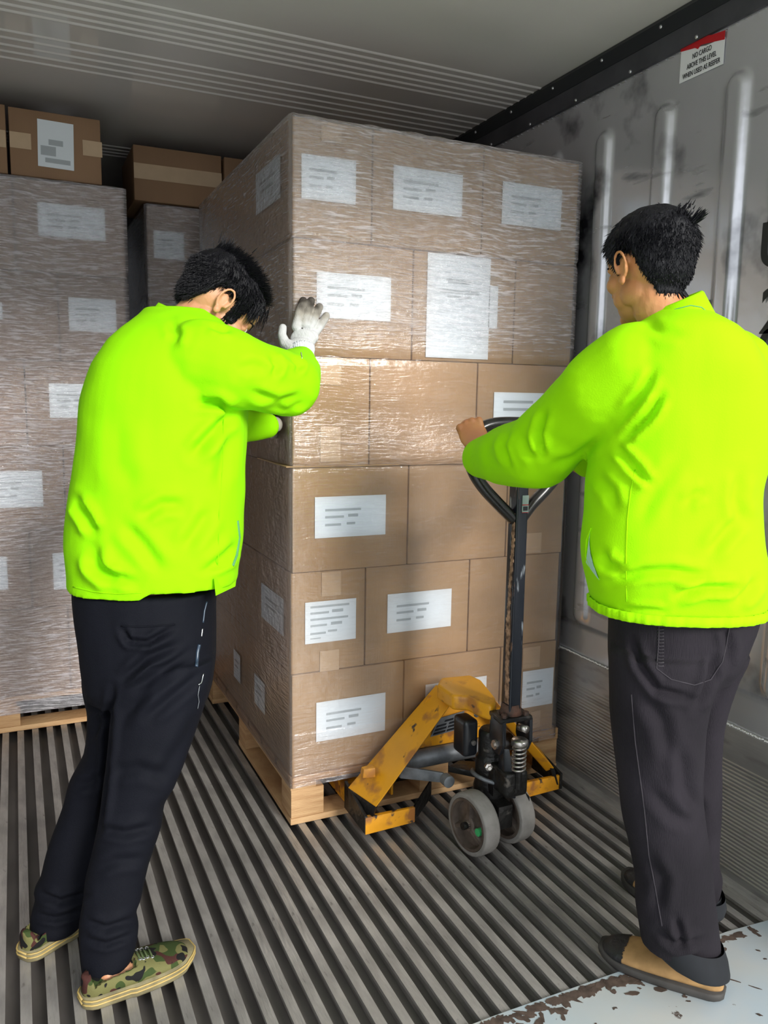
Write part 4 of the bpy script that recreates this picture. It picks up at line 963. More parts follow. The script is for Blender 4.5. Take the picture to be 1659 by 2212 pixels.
def shoe(parent, heel, toe, w, upper_m, sole_m, h=.075, sole_t=.022, stripes=None, toe_cap=None, name='shoe', topen=.32, z0=0.0, label=None):
    """heel and toe: floor points; returns the shoe (upper) with its sole and details"""
    heel, toe = np.array(heel, float), np.array(toe, float); ax = toe-heel; Ln = np.linalg.norm(ax[:2]); ax = unit(ax); sd = unit(np.cross(ax, UP)); up = np.cross(sd, ax)
    def half(t): # half width along the foot
        return w*.5*(.70*math.sqrt(max(0, 1-((t-.14)/.145)**2)) if t < .14 else (.70+.30*math.sin(min(1, (t-.14)/.52)*math.pi/2)) if t < .66 else math.sqrt(max(0, 1-((t-.66)/.345)**2.3)))
    def outline(t, sg): return half(t)*(1.06 if sg > 0 and .4 < t < .9 else .97)
    ts = [.002]+list(np.linspace(.02, .98, 26))+[.997]
    def sole_ring(grow, z):
        P = []
        for t in ts: P.append(heel+ax*Ln*(t*(1+grow/Ln*2)-grow/Ln)+sd*(outline(t, 1)+grow)+up*(z+.010*max(0, (t-.80)/.2)**2))
        for t in ts[::-1]: P.append(heel+ax*Ln*(t*(1+grow/Ln*2)-grow/Ln)-sd*(outline(t, -1)+grow)+up*(z+.010*max(0, (t-.80)/.2)**2))
        return P
    g = Geo(); n = 24; rings = []
    for t in ts:
        hw = .5*(outline(t, 1)+outline(t, -1)); c = heel+ax*Ln*t
        ht = h*(.86 if t < .10 else .86-.12*math.sin((t-.10)/.30*math.pi/2) if t < .40 else .78-.36*((t-.40)/.45)**1.2 if t < .85 else .42-.30*((t-.85)/.15)**2)
        ht = max(ht, .01); P = []
        for j in range(n):
            q = 2*math.pi*j/n; cu, su = math.cos(q), math.sin(q); e = .75
            P.append(c+sd*hw*math.copysign(abs(cu)**e, cu)*(1 if su < 0 else 1-.18*su*(1 if t > .4 else .35))+up*(sole_t*.6+ht*(.5+.5*math.copysign(abs(su)**.8, su))))
        rings.append(P)
    g.ring_loft(rings); me = blob(g, .004, 3)
    # foot opening: press the top down around the ankle
    V = verts(me); rel = V-heel; t = (rel@ax)/Ln; sdv = rel@sd; z = rel@up
    ins = (t > .07) & (t < topen+.12) & (np.abs(sdv) < w*.30) & (z > sole_t+h*.35)
    V[ins] -= up*np.minimum((z[ins]-sole_t-h*.30), .020)[:, None]; put(me, V)
    up_o = place(me, name, upper_m, parent)
    if label: up_o['label'] = label
    s1 = Geo().ring_loft([sole_ring(.0015, 0), sole_ring(.004, .004), sole_ring(.0045, sole_t*.8), sole_ring(.002, sole_t)]); s1.obj('sole', sole_m, up_o, smooth=True)
    if stripes:
        for zz in (sole_t*.52, sole_t*.88): Geo().tube(sole_ring(.0048, zz)+[sole_ring(.0048, zz)[0]], .0022, 6).obj('sole_stripe', stripes, up_o, smooth=True)
    if toe_cap:
        V = verts(me)+world_loc(parent); N = normals(me); rel = V-heel; t = (rel@ax)/Ln
        idx = {}; vv = []; ff = []
        for p in me.polygons:
            if all(t[i] > .77 for i in p.vertices):
                f_ = []
                for i in p.vertices:
                    if i not in idx: idx[i] = len(vv); vv.append(V[i]+N[i]*.0022)
                    f_.append(idx[i])
                ff.append(tuple(f_))
        Geo().add(vv, ff).obj('toe_cap', toe_cap, up_o, smooth=True)
    return up_o, heel, ax, sd, up, Ln

# ---------------------------------------------------------------- worker at the left, leaning into the load
pL = thing('person', 'worker in neon jacket, navy trousers and camouflage shoes leaning both gloved hands on the stack', 'person', loc=(.22, 1.95, 0))
hL = unit(RIGHT*math.cos(math.radians(27))+FWD*math.sin(math.radians(27)))
BL = basis(hL, math.radians(44), math.radians(3)); cL = at(471, 662, d=2.05); sL = 1.0
sideL = unit(np.cross(hL, UP))        # his right, towards the camera
g = Geo(); nk = at(392, 722, d=2.0); add_head(g, cL, BL, sL, nk)
# torso, arms, legs beneath the clothes
pel = at(318, 1300, d=1.97); ch = at(350, 850, d=1.97)
for a, b, ra in ((nk, ch, .07),): g.chain([(a, .06), (b+(0, 0, .08), .09), (b, .115), ((b+pel)/2, .10), (pel+(0, 0, .04), .095)], 18)
shR, elR, wrR = at(462, 790, d=1.84), at(622, 832, d=1.985), at(652, 776, y=SY0-.092)
g.chain([(shR, .06), ((shR+elR)/2, .048), (elR, .040), ((elR*.45+wrR*.55), .036), (wrR, .023)], 14)
g.chain([(wrR, .023), (at(653, 745, y=2.232), .015)], 12)
shL, elL, wrL = at(370, 770, d=2.12), at(470, 900, d=2.24), at(572, 918, d=2.36)
g.chain([(shL, .06), ((shL+elL)/2, .046), (elL, .036), (wrL, .020)], 14)
hp = at(368, 1400, d=1.945); kn = at(298, 1700, d=1.90); an = at(232, 2050, d=1.845)
g.chain([(hp, .056), ((hp+kn)/2, .050), (kn, .042), (kn*.6+an*.4, .040), (an, .030)], 14)
hp2 = at(275, 1400, d=2.04); kn2 = at(208, 1700, d=2.035); an2 = at(112, 1995, d=1.985)
g.chain([(hp2, .052), ((hp2+kn2)/2, .044), (kn2, .038), (kn2*.6+an2*.4, .034), (an2, .029)], 14)
heelF, toeF = at(178, 2172, z=.0), at(412, 2066, z=.0)
heelB, toeB = at(52, 2075, z=.0), at(215, 1952, z=.0)
footF = heelF+(toeF-heelF)*.22+(0, 0, .044); footB = heelB+(toeB-heelB)*.22+(0, 0, .044)
g.chain([(an, .030), (footF, .019), (heelF+(toeF-heelF)*.5+(0, 0, .03), .020)], 12); g.chain([(an2, .029), (footB, .019), (heelB+(toeB-heelB)*.5+(0, 0, .03), .020)], 12)
mb_ = blob(g, .0032, 2); sbL = Surf(mb_); bodyL = place(mb_, 'body', M['skin2'], pL); eyes(cL, BL, sL, pL)
def maskL(q):
    x, y, z = q; a = abs(x)
    hl = .066 if y > .05 else .028+.038*max(0, (y-.02)/.03) if y > .02 else .018 if y > -.035 else .018-.075*min(1, (-.035-y)/.03)
    sb = 0
    if .018 < y < .045 and a > .05: hl = -.035
    return (z-hl)/.014
def thickL(q): return .009+.011*max(0, min(1, (q[2]-.015)/.07))+.010*max(0, min(1, (-q[1]-.02)/.05))*max(0, min(1, (q[2]-.0)/.05))
hair(cL, BL, sL, pL, maskL, thickL, lambda q: .012+.008*max(0, min(1, (q[2]-.02)/.05)), lambda q, nn: np.array([0, .35 if q[2] > .05 else -.2, -.75 if q[2] < .08 else .25])+nn*.3, 6500, 3, sb=sbL,
     tufts=(((.0, -.075, .108), (0, -.6, 1), .030, 150, .010), ((.0, -.03, .122), (0, .1, .9), .022, 110, .014), ((.02, .070, .075), (.05, .45, -.9), .036, 200, .012), ((-.03, .070, .075), (-.05, .45, -.9), .036, 130, .012), ((.055, .060, .060), (.1, .2, -.95), .045, 200, .009)))
# jacket
rows = [(668, 318, 452, 2.01, .085), (690, 298, 480, 2.0, .125), (715, 272, 500, 1.99, .165), (742, 245, 515, 1.985, .185), (790, 213, 527, 1.975, .195), (850, 192, 531, 1.97, .19), (905, 181, 533, 1.965, .18),
        (960, 177, 531, 1.96, .175), (1010, 171, 529, 1.96, .17), (1060, 163, 527, 1.96, .165), (1110, 155, 524, 1.96, .162), (1170, 149, 523, 1.96, .160), (1215, 152, 516, 1.96, .158), (1248, 154, 512, 1.96, .155), (1268, 153, 509, 1.96, .152)]
g = Geo().ring_loft([ring(*r, n=44, e=2.3) for r in resample(rows, 3)])
g.chain([(at(440, 780, d=1.87), .098), (at(505, 800, d=1.865), .090), (at(560, 815, d=1.90), .081), (at(622, 829, d=1.985), .080), (at(640, 806, d=2.07), .066), (at(649, 782, d=2.15), .047)], 20)
g.chain([(at(385, 780, d=2.10), .095), (at(450, 880, d=2.20), .075), (at(520, 918, d=2.30), .050), (at(578, 920, d=2.375), .036)], 16)
cr = [([(425, 870), (470, 868), (500, 890)], .010, 9), ([(500, 893), (460, 935), (415, 985)], .011, 11), ([(497, 900), (488, 980), (470, 1060)], .005, 14), ([(540, 845), (600, 870), (655, 855)], .006, 9), ([(560, 880), (620, 885), (660, 868)], .005, 7),
      ([(585, 770), (600, 790), (590, 815)], .006, 7), ([(625, 768), (648, 790), (640, 805)], .005, 6), ([(160, 1075), (190, 1120), (205, 1150)], .010, 9), ([(300, 1120), (350, 1090), (400, 1090)], .006, 11), ([(200, 1180), (215, 1230), (250, 1260)], .009, 12), ([(265, 1130), (310, 1180), (350, 1235)], .006, 13),
      ([(395, 1190), (430, 1140), (455, 1100)], .006, 13), ([(180, 1200), (230, 1240), (300, 1262)], .006, 9), ([(440, 1240), (490, 1200), (515, 1175)], .007, 10), ([(365, 690), (382, 720), (372, 745)], .004, 9), ([(450, 700), (478, 712), (500, 712)], .005, 7), ([(510, 800), (545, 790), (580, 800)], .003, 10), ([(250, 900), (255, 1000), (290, 1060)], .003, 20)]
me = garment(g, .0065, 5, cr, 1.6, .0060, 5.5, (1, 1, .7), 2.0)
V = verts(me); # lift the hem where it rides up over the hip
px, py = project(V); k = np.clip((px-300)/25, 0, 1)*np.clip((py-1225)/45, 0, 1)*(V[:, 2] < 1.0); V[:, 2] += .016*k; put(me, V)
sfL = Surf(me); jkL = place(me, 'jacket', M['hivis_l'], pL)
crow = [(707, 318, 478, 2.0, .088), (694, 334, 474, 2.0, .078), (682, 345, 470, 2.0, .072)]
R1 = [ring(*r, n=36, e=2.0, tilt=t) for r, t in zip(crow, (-.22, -.34, -.42))]; R2 = [ring(r[0]+2, r[1]+5, r[2]-5, r[3], r[4]-.006, n=36, e=2.0, tilt=t) for r, t in zip(crow[::-1], (-.42, -.34, -.22))]
Geo().ring_loft(R1+R2, caps=False).obj('collar', M['hivis_l'], jkL, smooth=True)
# hem band, seams, pocket slit, sleeve cuff
hb = [ring(1262, 151, 330, 1.93, .02, n=30)]
seam(sfL, [(483, 905), (481, 1000), (474, 1100), (470, 1245)], .0011, 'side_seam', M['hivis_l'], jkL)
seam(sfL, [(158, 1268), (200, 1278), (250, 1283), (305, 1280)], .0016, 'hem_seam', M['hivis_l'], jkL)
seam(sfL, [(513, 1125), (517, 1160), (511, 1200), (503, 1222)], .0035, 'pocket_lining', M['lining_and_fold_shade'], jkL)
fl_ = [at(462, 1250, d=1.85), at(510, 1252, d=1.97), at(508, 1267, d=1.97), at(466, 1287, d=1.85)]
Geo().prism(fl_, FWD*.004).obj('hem_flap', M['hivis_l'], jkL)
seam(sfL, [(650, 762), (652, 775)], .0012, 'reflective_thread', M['zip'], jkL, off=.001)
# gloves
def dirt_glove(me, parent, name='glove', lo=0.0):
    V = verts(me); a = np.zeros(len(V)); z0, z1 = np.percentile(V[:, 2], 45), V[:, 2].max()
    for i, p in enumerate(V): a[i] = max(lo, min(1, (p[2]-z0)/(z1-z0)*1.15+.25*noise.noise(Vector(p*60))))
    at_ = me.attributes.new('dirt', 'FLOAT', 'POINT'); at_.data.foreach_set('value', a)
    return place(me, name, M['glove'], parent)
n_, l_ = nodes(M['glove']); b_ = n_['Principled BSDF']; an_ = n_.new('ShaderNodeAttribute'); an_.attribute_name = 'dirt'
cr_ = n_.new('ShaderNodeValToRGB'); cr_.color_ramp.elements[0].color = (.66, .67, .67, 1); cr_.color_ramp.elements[1].color = (.07, .06, .052, 1); cr_.color_ramp.elements[0].position = .12
e_ = cr_.color_ramp.elements.new(.55); e_.color = (.40, .37, .32, 1); l_.new(an_.outputs['Fac'], cr_.inputs[0]); l_.new(cr_.outputs[0], b_.inputs['Base Color'])
g = Geo(); yb = SY0-.024
for (b0, m0, t0), r in zip((((640, 706), (646, 678), (655, 650)), ((656, 700), (664, 672), (672, 650)), ((670, 706), (681, 682), (690, 663)), ((681, 718), (695, 699), (705, 682))), (.0132, .0132, .0128, .0122)):
    g.chain([(at(*b0, y=yb-.020), r*1.05), (at(*m0, y=yb-.010), r), (at((m0[0]+t0[0])/2, (m0[1]+t0[1])/2, y=yb-.003), r*.98), (at(*t0, y=yb), r*.90)], 12)
g.chain([(at(634, 752, y=yb-.035), .020), (at(616, 742, y=yb-.018), .016), (at(609, 724, y=yb-.008), .0125), (at(611, 708, y=yb), .0115)], 12)
Bg = np.stack([unit(RIGHT+.0*UP), unit(np.array([.05, 1, .25])), unit(np.cross(RIGHT, np.array([.05, 1, .25])))], 1)
g.ell(at(655, 733, y=yb-.028), (.037, .019, .030), Bg); g.ell(at(651, 748, y=yb-.039), (.037, .023, .026), Bg); g.ell(at(668, 728, y=yb-.024), (.027, .017, .022), Bg)
gl = dirt_glove(blob(g, .0023, 2, .4), pL)
c0, c1 = at(652, 752, y=yb-.040), at(653, 778, y=yb-.070); ax_ = unit(c1-c0); u_ = unit(np.cross(ax_, FWD)); w_ = np.cross(ax_, u_); rings = []
for i in range(7):
    t = i/6; rings.append([c0+(c1-c0)*t+(u_*math.cos(q)*(.035+.0012*math.cos(16*q*2))+w_*math.sin(q)*(.029+.0012*math.cos(16*q*2)))*(1+.05*math.cos(t*6)) for q in np.linspace(0, 2*math.pi, 97)[:-1]])
Geo().ring_loft(rings).obj('glove_cuff', M['cuffknit'], gl, smooth=True)
g = Geo(); xb = SX0-.026; w2 = at(594, 914, d=2.40); w2[0] = xb-.028
add_hand(g, w2, (.18, .75, .35), (1, -.15, -.05), unit(np.cross((.18, .75, .35), (1, -.15, -.05)))*1, [(8, 8, 6)]*4, 1.0, fat=1.25)
g.chain([(at(572, 918, d=2.37), .024), (at(594, 917, d=2.39), .024), (w2, .026)], 12)
gl2 = dirt_glove(blob(g, .0035, 3), pL, lo=.55)
# trousers
tr = [(1268, 163, 464, 1.96, .135), (1320, 168, 464, 1.96, .138), (1380, 177, 464, 1.96, .140), (1430, 181, 462, 1.96, .138), (1480, 184, 457, 1.96, .120), (1510, 190, 448, 1.96, .09)]
fr = [(1420, 262, 462, 1.915, .095), (1480, 250, 456, 1.91, .098), (1560, 238, 430, 1.90, .090), (1620, 232, 409, 1.895, .083), (1700, 222, 376, 1.885, .076), (1740, 218, 352, 1.88, .074), (1790, 211, 345, 1.87, .070), (1850, 200, 325, 1.86, .066), (1900, 187, 312, 1.855, .062), (1946, 181, 302, 1.85, .058), (1975, 175, 291, 1.845, .055), (2000, 172, 296, 1.845, .055), (2030, 173, 293, 1.84, .052), (2058, 175, 286, 1.838, .054), (2078, 177, 278, 1.836, .054), (2094, 179, 262, 1.836, .052)]
bk = [(1420, 182, 350, 2.02, .095), (1480, 185, 340, 2.025, .094), (1545, 198, 325, 2.03, .088), (1625, 186, 300, 2.03, .080), (1680, 156, 275, 2.025, .075), (1745, 136, 250, 2.02, .070), (1820, 107, 235, 2.01, .066), (1890, 93, 215, 2.0, .060), (1915, 80, 205, 1.995, .058), (1935, 82, 200, 1.99, .055), (1965, 74, 190, 1.985, .054), (1990, 71, 178, 1.98, .054), (2006, 73, 172, 1.98, .052)]
g = Geo().ring_loft([ring(*r, n=40, e=2.2) for r in resample(tr, 3)])
g.ring_loft([ring(*r, n=32, e=2.1) for r in resample(fr, 3)]); g.ring_loft([ring(*r, n=32, e=2.1) for r in resample(bk, 3)])
cr = [([(245, 1480), (238, 1580), (228, 1700), (212, 1800)], .010, 7), ([(262, 1358), (280, 1385), (320, 1388), (375, 1356)], .009, 6), ([(265, 1470), (320, 1420), (400, 1390)], .008, 9), ([(270, 1500), (340, 1450), (420, 1400)], .007, 9), ([(260, 1560), (320, 1480), (380, 1440)], .007, 12), ([(320, 1550), (380, 1500), (440, 1450)], .006, 10),
      ([(215, 1790), (270, 1800), (335, 1785)], .006, 9), ([(205, 1880), (250, 1860), (320, 1855)], .004, 10), ([(185, 1990), (230, 2005), (290, 1985)], .006, 7), ([(185, 2030), (230, 2040), (285, 2020)], .005, 6), ([(85, 1930), (130, 1948), (190, 1930)], .008, 7), ([(78, 1975), (120, 1985), (170, 1970)], .006, 6), ([(190, 1600), (215, 1560), (240, 1545)], .006, 9), ([(160, 1700), (200, 1690), (225, 1670)], .005, 9),
      ([(240, 1670), (300, 1660), (370, 1680)], .004, 12), ([(430, 1540), (400, 1600), (330, 1700)], .004, 14)]
me = garment(g, .006, 5, cr, 1.3, .0050, 6.0, (1, 1, .6), 6.0); sfT = Surf(me); trL = place(me, 'trousers', M['navy'], pL)
seam(sfT, [(430, 1392), (426, 1410), (424, 1440)], .0042, 'side_stripe', M['zipdark'], trL, off=.001)
seam(sfT, [(262, 1352), (300, 1354), (345, 1352), (378, 1349)], .0018, 'pocket_edge', M['navy'], trL, off=.001)
seam(sfT, [(436, 1358), (434, 1375)], .0016, 'zip', M['zip'], trL, off=.002); seam(sfT, [(438, 1455), (434, 1475), (428, 1480)], .0013, 'drawstring', M['zip'], trL, off=.003)
seam(sfT, [(446, 1300), (441, 1320), (438, 1345)], .0022, 'side_stripe', M['zipdark'], trL, off=.001)
seam(sfT, [(430, 1482), (426, 1500), (428, 1515), (425, 1530)], .0009, 'drawstring', M['greymetal'], trL, off=.003)
# shoes
def canvas_shoe(heel, toe, lab=None):
    o, hl, ax, sd, up, Ln = shoe(pL, heel, toe, .098, M['camo'], M['soleolive'], h=.066, sole_t=.027, stripes=M['soleyellow'], label=lab)
    V = verts(o.data)+world_loc(pL); rel = V-hl; tt = (rel@ax)/Ln; zz = rel@up; ss = rel@sd
    def top(t, s):
        k = np.argmin((tt-t)**2*400*Ln*Ln+(ss-s)**2*400-zz*.6); return V[k]
    for t in (.60, .565, .53, .495):
        for sg in (1, -1): p = top(t, sg*.018); Geo().tube([p+up*.0015+ (ax*math.cos(q)+sd*math.sin(q))*.0035 for q in np.linspace(0, 2*math.pi, 11)], .0013, 6).obj('eyelet', M['zip'], o, smooth=True)
        a, b = top(t, .018), top(t, -.018); Geo().tube([a+up*.001, (a+b)/2+up*.006, b+up*.001], .0022, 6).obj('lace', mat('lace_olive', (.06, .085, .03), .9) if 'lace_olive' not in bpy.data.materials else bpy.data.materials['lace_olive'], o, smooth=True)
    return o
canvas_shoe(heelF, toeF); canvas_shoe(heelB, toeB)

# ---------------------------------------------------------------- worker at the right, gripping the handle
pR = thing('person', 'worker in neon jacket, charcoal corduroy trousers and tan shoes holding the black loop handle', 'person', loc=(1.27, 1.25, 0))
hR = unit(-RIGHT*math.cos(math.radians(67))+FWD*math.sin(math.radians(67)))
BR = basis(hR, math.radians(8), 0); cR = at(1402, 580, d=1.62); sR = .91
g = Geo(); nk = at(1462, 715, d=1.60); add_head(g, cR, BR, sR, nk)
pel = at(1470, 1325, d=1.71); ch = at(1465, 880, d=1.63)
g.chain([(nk, .062), (ch+(0, 0, .09), .09), (ch, .115), ((ch+pel)/2, .10), (pel+(0, 0, .04), .092)], 18)
shA, elA, wrA = at(1350, 810, d=1.60), at(1165, 975, d=1.82), at(1034, 972, d=2.13)
g.chain([(shA, .058), ((shA+elA)/2, .046), (elA, .038), ((elA+wrA)/2, .036), (wrA, .026)], 14)
q0 = at(1031, 984, d=2.135)
add_hand(g, wrA, UP*.80+FWD*.42-RIGHT*.28, FWD*.80-UP*.42+RIGHT*.1, RIGHT*.9+UP*.25, [(58, 80, 45), (62, 84, 45), (64, 84, 45), (66, 84, 45)], .95, thumb=((.3, .6, .7), (.3, .1, .95), (-.1, -.4, .9)), fat=1.02)
shB, elB, wrB = at(1585, 820, d=1.62), at(1500, 980, d=1.83), at(1252, 1000, d=2.02)
g.chain([(shB, .058), (elB, .040), (wrB, .027)], 14)
add_hand(g, wrB, FWD*.8+UP*.45-RIGHT*.45, FWD*.35-UP*.75-RIGHT*.1, -RIGHT*.75-FWD*.35, [(55, 75, 40)]*4, .9, fat=1.1)
hp = at(1425, 1370, d=1.70); kn = at(1430, 1700, d=1.76); an = at(1470, 2010, d=1.81)
g.chain([(hp, .064), ((hp+kn)/2, .058), (kn, .046), (kn*.6+an*.4, .042), (an, .034)], 14)
hp2 = at(1530, 1370, d=1.80); kn2 = at(1500, 1680, d=1.90); an2 = at(1498, 1930, d=1.98)
g.chain([(hp2, .052), ((hp2+kn2)/2, .046), (kn2, .040), (an2, .032)], 14)
heelR, toeR = at(1562, 2152, z=.007), at(1298, 2052, z=.010)
heelR2, toeR2 = at(1530, 1995, z=.0), at(1350, 1900, z=.0)
g.chain([(an, .034), (an*.35+heelR*.65+(0, 0, .04), .030)], 12); g.chain([(an2, .033), (an2*.4+heelR2*.6+(0, 0, .04), .030)], 12)
mb_ = blob(g, .0032, 2); sbR = Surf(mb_); place(mb_, 'body', M['skin'], pR); eyes(cR, BR, sR, pR)
def maskR(q):
    x, y, z = q; a = abs(x)
    if y > .055: hl = .050
    elif y > .030: hl = .050-.045*(.055-y)/.025
    elif y > .012: hl = -.012 if a > .045 else .01
    elif y > -.032: hl = .024
    else: hl = .024-.105*min(1, (-.032-y)/.030)
    return (z-hl)/.016
def thickR(q): return .006+.014*max(0, min(1, (q[2]+.01)/.07))
hair(cR, BR, sR, pR, maskR, thickR, lambda q: .006+.010*max(0, min(1, (q[2])/.05)), lambda q, nn: np.array([0, .55 if q[1] > .0 else -.05, -.75])+nn*.12, 6500, 5, sb=sbR,
     tufts=(((.020, -.108, .066), (.55, -.7, .65), .034, 150, .0035), ((.005, -.098, .082), (.2, -.6, .8), .014, 120, .010)))
rows = [(672, 1412, 1520, 1.60, .075), (690, 1392, 1545, 1.60, .105), (708, 1368, 1568, 1.61, .135), (738, 1338, 1598, 1.62, .155), (790, 1305, 1630, 1.63, .165), (850, 1292, 1643, 1.64, .162), (920, 1285, 1648, 1.65, .156), (985, 1280, 1645, 1.66, .150),
        (1045, 1269, 1631, 1.665, .146), (1110, 1265, 1629, 1.675, .144), (1170, 1259, 1633, 1.68, .144), (1215, 1262, 1640, 1.685, .144), (1250, 1270, 1643, 1.69, .142), (1285, 1278, 1642, 1.70, .138), (1308, 1283, 1638, 1.70, .134)]
g = Geo().ring_loft([ring(*r, n=44, e=2.4) for r in resample(rows, 3)])
g.chain([(at(1372, 800, d=1.59), .094), (at(1300, 845, d=1.63), .086), (at(1232, 905, d=1.72), .081), (at(1160, 976, d=1.82), .086), (at(1092, 985, d=1.96), .074), (at(1042, 990, d=2.085), .052)], 20)
g.chain([(at(1570, 810, d=1.63), .092), (at(1500, 960, d=1.80), .078), (at(1390, 995, d=1.92), .066), (at(1268, 998, d=2.0), .042)], 16)
cr = [([(1430, 855), (1400, 900), (1340, 955)], .012, 8), ([(1415, 800), (1385, 850), (1345, 900)], .007, 9), ([(1330, 965), (1365, 1000), (1395, 1030)], .009, 8), ([(1345, 1000), (1385, 1030), (1408, 1045)], .006, 7), ([(1178, 890), (1164, 935), (1172, 985)], .010, 7), ([(1100, 930), (1086, 960), (1102, 1012)], .006, 6), ([(1062, 945), (1054, 975), (1068, 1010)], .003, 8), ([(1125, 940), (1140, 975), (1158, 990)], .004, 9), ([(1300, 945), (1240, 990), (1190, 1005)], .005, 9),
      ([(1320, 1255), (1390, 1235), (1450, 1232), (1520, 1245)], .010, 9), ([(1460, 1288), (1520, 1270), (1598, 1270)], .012, 8), ([(1345, 1315), (1400, 1318), (1440, 1322)], .006, 6), ([(1300, 1190), (1312, 1220), (1345, 1230)], .008, 9), ([(1530, 1200), (1570, 1150), (1595, 1120)], .007, 12), ([(1480, 1090), (1500, 1070), (1525, 1062)], .004, 9), ([(1380, 1130), (1420, 1050), (1470, 1000)], .004, 14), ([(1590, 1300), (1615, 1280), (1635, 1250)], .008, 10), ([(1400, 700), (1430, 720), (1480, 722)], .003, 10), ([(1600, 1020), (1590, 1080), (1605, 1130)], .006, 12), ([(1290, 1030), (1320, 1060), (1330, 1100)], .006, 10)]
me = garment(g, .0065, 5, cr, 1.15, .0060, 5.0, (1, 1, .7), 8.0); sfR = Surf(me); jkR = place(me, 'jacket', M['hivis'], pR)
crow = [(702, 1376, 1541, 1.60, .092), (682, 1386, 1528, 1.60, .082), (655, 1402, 1512, 1.60, .070), (652, 1404, 1508, 1.60, .066)]
tl = (.16, .26, .42, .44)
R1 = [ring(*r, n=40, e=2.0, tilt=t) for r, t in zip(crow, tl)]; R2 = [ring(r[0]+2, r[1]+6, r[2]-6, r[3], r[4]-.006, n=40, e=2.0, tilt=t) for r, t in zip(crow[::-1], tl[::-1])]
gc = Geo().ring_loft(R1+R2, caps=False); sfK = Surf(gc.mesh('k')); clR = gc.obj('collar', M['hivis'], jkR, smooth=True)
seam(sfK, [(1404, 693), (1430, 680), (1460, 668), (1492, 660), (1515, 664), (1530, 676)], .0011, 'collar_fold_shadow', M['lining_and_fold_shade'], clR, off=.0002)  # dark green thread paints the shadow along the collar fold
hm = []
for i, (py, gr) in enumerate(((1296, .002), (1298, .0055), (1314, .0055), (1317, .001))):
    P = ring(py, 1281, 1640, 1.70, .136, n=160, e=2.4); c = np.mean(P, 0); hm.append([p+unit((p-c)*(1, 1, 0))*(gr+.0016*math.sin(j*2.2)+.0012*math.sin(j*.9)) for j, p in enumerate(P)])
Geo().ring_loft(hm, caps=False).obj('hem_band', M['hivis'], jkR, smooth=True)
hm = []
for i, (py, gr) in enumerate(((1250, -.004), (1252, .002), (1266, .002), (1269, -.002))):
    P = ring(py, 154, 512, 1.96, .154, n=160, e=2.3); c = np.mean(P, 0); hm.append([p+unit((p-c)*(1, 1, 0))*(gr+.0014*math.sin(j*2.2)) for j, p in enumerate(P)])
seam(sfR, [(1372, 1015), (1362, 1060), (1355, 1120), (1352, 1200), (1353, 1300)], .0012, 'side_seam', M['hivis'], jkR)
seam(sfR, [(1278, 1140), (1268, 1165), (1266, 1200), (1278, 1230), (1296, 1252)], .0020, 'pocket_edge', M['hivis'], jkR, off=.001)
patch_on(sfR, [(1277, 1145), (1272, 1190), (1297, 1254), (1268, 1215)], 'pocket_lining', M['lining'], jkR, off=.0025)
tr = [(1300, 1316, 1634, 1.715, .120), (1340, 1317, 1627, 1.72, .122), (1390, 1318, 1606, 1.73, .122), (1430, 1319, 1590, 1.735, .115), (1465, 1320, 1572, 1.74, .090)]
nr = [(1400, 1318, 1560, 1.70, .105), (1450, 1319, 1548, 1.70, .105), (1500, 1320, 1532, 1.705, .100), (1560, 1323, 1521, 1.715, .095), (1640, 1329, 1516, 1.73, .090), (1700, 1336, 1513, 1.74, .086), (1780, 1348, 1520, 1.755, .083), (1850, 1366, 1531, 1.77, .080), (1900, 1375, 1538, 1.78, .078), (1950, 1377, 1545, 1.79, .078), (2000, 1383, 1551, 1.80, .078), (2040, 1388, 1556, 1.805, .076)]
fr = [(1400, 1480, 1606, 1.80, .10), (1450, 1470, 1582, 1.81, .10), (1500, 1455, 1567, 1.83, .095), (1560, 1445, 1556, 1.85, .088), (1640, 1440, 1551, 1.88, .082), (1740, 1440, 1549, 1.91, .076), (1860, 1443, 1549, 1.95, .072), (1885, 1445, 1556, 1.96, .072), (1920, 1450, 1551, 1.975, .07), (1940, 1452, 1547, 1.98, .068)]
g = Geo().ring_loft([ring(*r, n=40, e=2.2) for r in resample(tr, 3)]); g.ring_loft([ring(*r, n=32, e=2.1) for r in resample(nr, 3)]); g.ring_loft([ring(*r, n=32, e=2.1) for r in resample(fr, 3)])
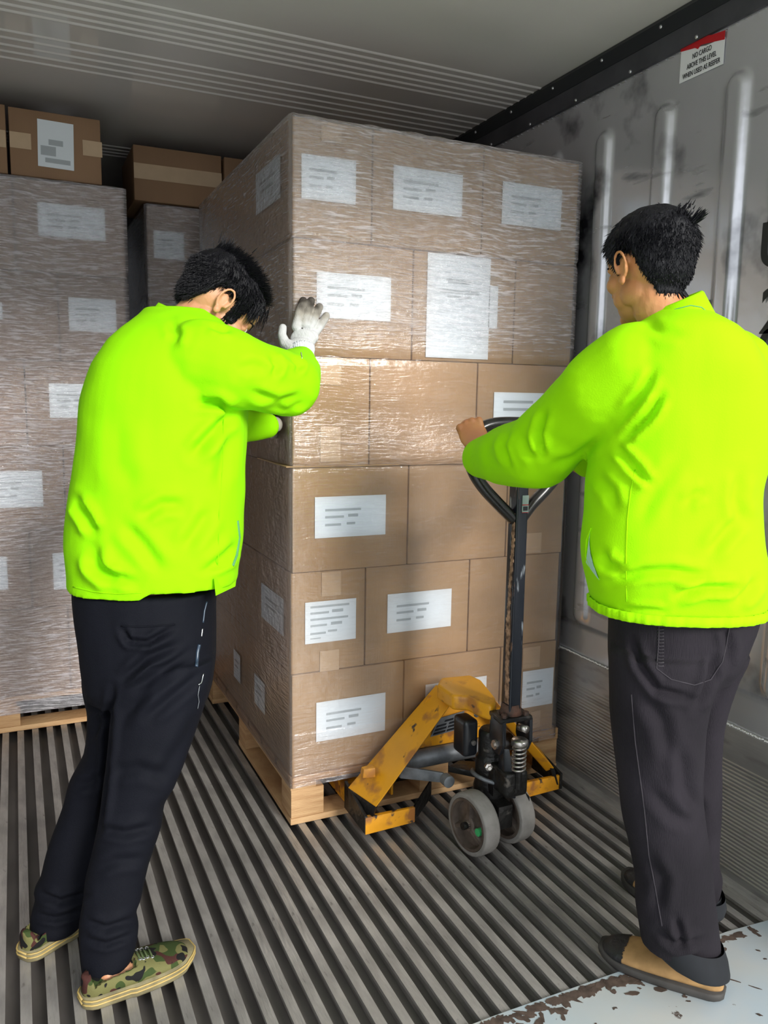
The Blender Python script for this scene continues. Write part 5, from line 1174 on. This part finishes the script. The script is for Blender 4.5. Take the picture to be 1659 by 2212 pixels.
cr = [([(1365, 1380), (1385, 1440), (1420, 1490), (1500, 1510)], .008, 8), ([(1540, 1420), (1535, 1460), (1520, 1500), (1500, 1530)], .010, 8), ([(1390, 1500), (1430, 1560), (1450, 1650)], .005, 14), ([(1470, 1600), (1480, 1700), (1510, 1760)], .006, 12), ([(1420, 2010), (1460, 2040), (1520, 2030)], .007, 8), ([(1460, 1980), (1470, 2020), (1475, 2050)], .006, 7), ([(1400, 1850), (1430, 1900), (1420, 1970)], .005, 12), ([(1565, 1350), (1575, 1400), (1570, 1440)], .006, 8), ([(1400, 1700), (1450, 1760), (1500, 1780)], .004, 12)]
me = garment(g, .006, 5, cr, 1.3, .0048, 6.0, (1, 1, .6), 16.0); sfC = Surf(me); trR = place(me, 'trousers', M['cord'], pR)
pk = seam(sfC, [(1424, 1345), (1422, 1400), (1418, 1444), (1450, 1468), (1500, 1480), (1535, 1468), (1560, 1430), (1568, 1395), (1578, 1345)], .0013, 'pocket_seam', M['cord_worn'], trR, off=.0005)
for k in range(13):
    y = 1352+k*7.2; seam(sfC, [(1420, y), (1427, y+1), (1434, y)], .0016, 'pocket_tack', M['cord_worn'], trR, off=.0003, k=2)
seam(sfC, [(1364, 1500), (1372, 1600), (1392, 1750), (1402, 1850), (1412, 1900), (1430, 2000)], .0013, 'leg_seam', M['cord_worn'], trR, off=.0003)
# rolled cuff: a slanted band of dark inside cloth
def band(rows, name, m, par, tilt):
    A = [ring(*r, n=48, e=2.1, tilt=tilt) for r in rows]; B_ = [ring(r[0]+1, r[1]+9, r[2]-9, r[3], r[4]-.010, n=48, e=2.1, tilt=tilt) for r in rows[::-1]]
    o = Geo().ring_loft(A+B_, caps=False); me = o.mesh('b', True); crumple(me, .004, 9, seed=3.0); return place(me, name, m, par)
band([(2008, 1386, 1558, 1.805, .084), (2030, 1390, 1567, 1.81, .090), (2058, 1400, 1573, 1.815, .092), (2064, 1404, 1572, 1.815, .090)], 'rolled_cuff', M['denim_cuff'], trR, -.30)
band([(1915, 1452, 1560, 1.975, .076), (1940, 1455, 1562, 1.98, .078), (1952, 1458, 1558, 1.98, .076)], 'rolled_cuff', M['denim_cuff'], trR, -.1)
shoe(pR, heelR, toeR, .104, M['tan'], M['solegrey'], h=.072, sole_t=.019, toe_cap=M['toeblack'])
shoe(pR, heelR2, toeR2, .100, M['tan'], M['solegrey'], h=.072, sole_t=.024, toe_cap=M['toeblack'])
